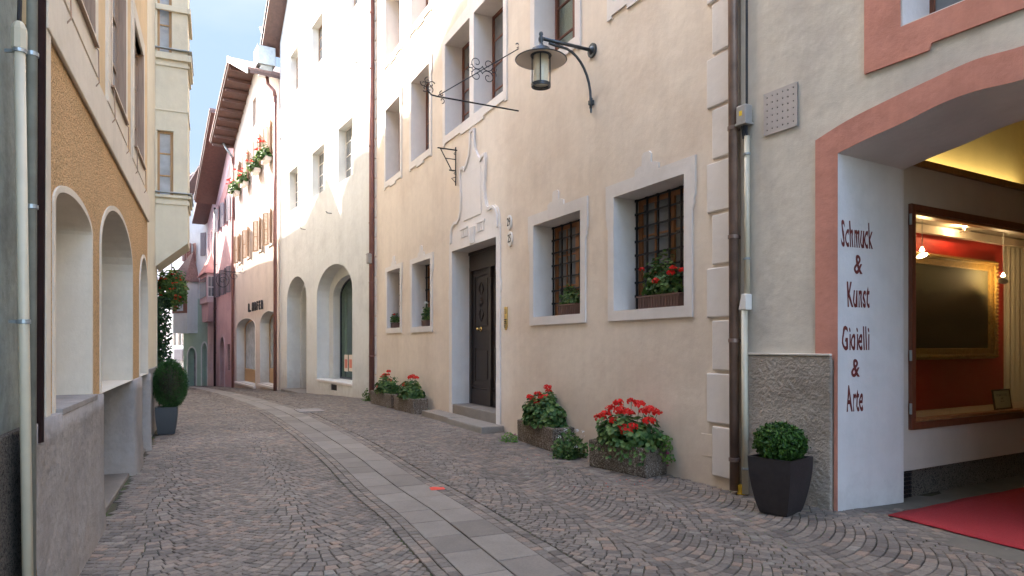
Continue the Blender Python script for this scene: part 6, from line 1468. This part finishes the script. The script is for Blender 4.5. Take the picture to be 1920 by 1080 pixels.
# red paper on the slabs
p = gp(820, 917); m = MB(); n_ = 6
for i in range(n_ + 1):
    for j in range(n_ + 1): m.v.append((-0.075 + 0.15 * i / n_, -0.055 + 0.11 * j / n_, 0.004 + 0.010 * (math.sin(i * 0.9) * 0.5 + 0.5) * (j / n_)))
for i in range(n_):
    for j in range(n_): a = i * (n_ + 1) + j; m.f.append((a, a + 1, a + n_ + 2, a + n_ + 1))
o = m.build('paper_scrap', M['paper_red']); o.location = (p.x, p.y, 0.004); o.rotation_euler = (0, 0, R(18)); tag(o, 'small red paper scrap lying on the stone slab strip', 'paper'); sol = o.modifiers.new('thickness', 'SOLIDIFY'); sol.thickness = 0.0006

# ==================================================================
#  shading houses: skyline computed from where the shade ends in the street
# ==================================================================
def skyline(F, u, v, kf=-0.532):
    x, z = F.px(u, v); p = F.w(x); S = Vector(SUN_AZ).normalized()
    # p + S t meets X = kf*Y
    t = (kf * p.y - p.x) / (S.x - kf * S.y); q = p.xy + S * t; return q.y, z + t * math.tan(R(SUN_EL))
pts = [skyline(F_cream, u, v) for u, v in ((878, 0), (857, 25), (838, 70), (820, 118), (800, 170), (766, 232), (742, 225), (718, 265), (706, 300))]
pts += [skyline(F_white, u, v) for u, v in ((688, 291), (665, 307), (613, 339), (623, 365), (640, 447), (641, 380), (618, 408), (573, 428), (530, 453))]
pts += [skyline(F_hof, u, v) for u, v in ((513, 494), (483, 502), (447, 519))] + [skyline(F_pinkA, u, v) for u, v in ((436, 520), (424, 440), (410, 520))]
print('SKY', [(round(a, 1), round(b, 1)) for a, b in pts])
pts.sort()
c1 = [p for p in pts if p[0] < 22.5]; c2 = [p for p in pts if 22.5 <= p[0] < 34]; c3 = [p for p in pts if p[0] >= 34]
def prof_of(ps, Ya, Yb):
    q = [(Ya, ps[0][1])] + [p for p in ps if Ya + 0.05 < p[0] < Yb - 0.05] + [(Yb, ps[-1][1])]
    return [((y - Ya) / (Yb - Ya), z) for y, z in q]
caster(12.6, 22.49, prof_of(c1, 12.6, 22.49), 'unseen left row house just beyond the bay, roofline shaped to cast shade', M['bay'])
caster(22.51, 33.9, prof_of(c2, 22.51, 33.9), 'unseen left row house midway down the street, roofline shaped to cast shade', M['cream_left'])
caster(33.92, 52, prof_of(c3, 33.92, 52), 'unseen left row house far down the street, roofline shaped to cast shade', M['farwall'])

# tufts of grass in the joints, fallen petals
random.seed(5)
m = MB()
def tuft(u, v, du, dv, n, h):
    for _ in range(n):
        p = gp(u + random.gauss(0, du), v + random.gauss(0, dv)); l, rr_ = street_limits(p.y)
        if not (l < p.x < rr_ + (0.6 if p.y < 5.9 else -0.02)): continue
        for k in range(7):
            a = random.random() * 6.3; b = Vector((math.cos(a), math.sin(a), 0)) * 0.003; t = Vector((random.uniform(-1, 1) * h, random.uniform(-1, 1) * h, h * random.uniform(0.6, 1.3))); q = p + Vector((random.uniform(-0.02, 0.02), random.uniform(-0.02, 0.02), -0.01))
            o = len(m.v); m.v += [tuple(q - b), tuple(q + b), tuple(q + t)]; m.f.append((o, o + 1, o + 2))
tuft(1470, 990, 70, 28, 60, 0.014); tuft(1400, 945, 40, 14, 30, 0.016); tuft(1200, 930, 130, 30, 50, 0.010); tuft(500, 850, 160, 60, 60, 0.010); tuft(1010, 870, 50, 12, 30, 0.016); tuft(300, 880, 40, 30, 20, 0.012); tuft(950, 985, 300, 60, 60, 0.009)
tag(m.build('joint_grass', M['leaf_lime'], recalc=False), kind='stuff')
m = MB()
for (u, v, n, sp) in ((1170, 900, 16, 30), (1000, 850, 8, 25), (1120, 905, 6, 30)):
    for _ in range(n): p = gp(u + random.gauss(0, sp), v + abs(random.gauss(0, 8))); quadleaf(m, p + Vector((0, 0, 0.006)), Vector((random.uniform(-.3, .3), random.uniform(-.3, .3), 1)), 0.007, 1.2)
tag(m.build('fallen_petals', M['petal'], recalc=False), kind='stuff')
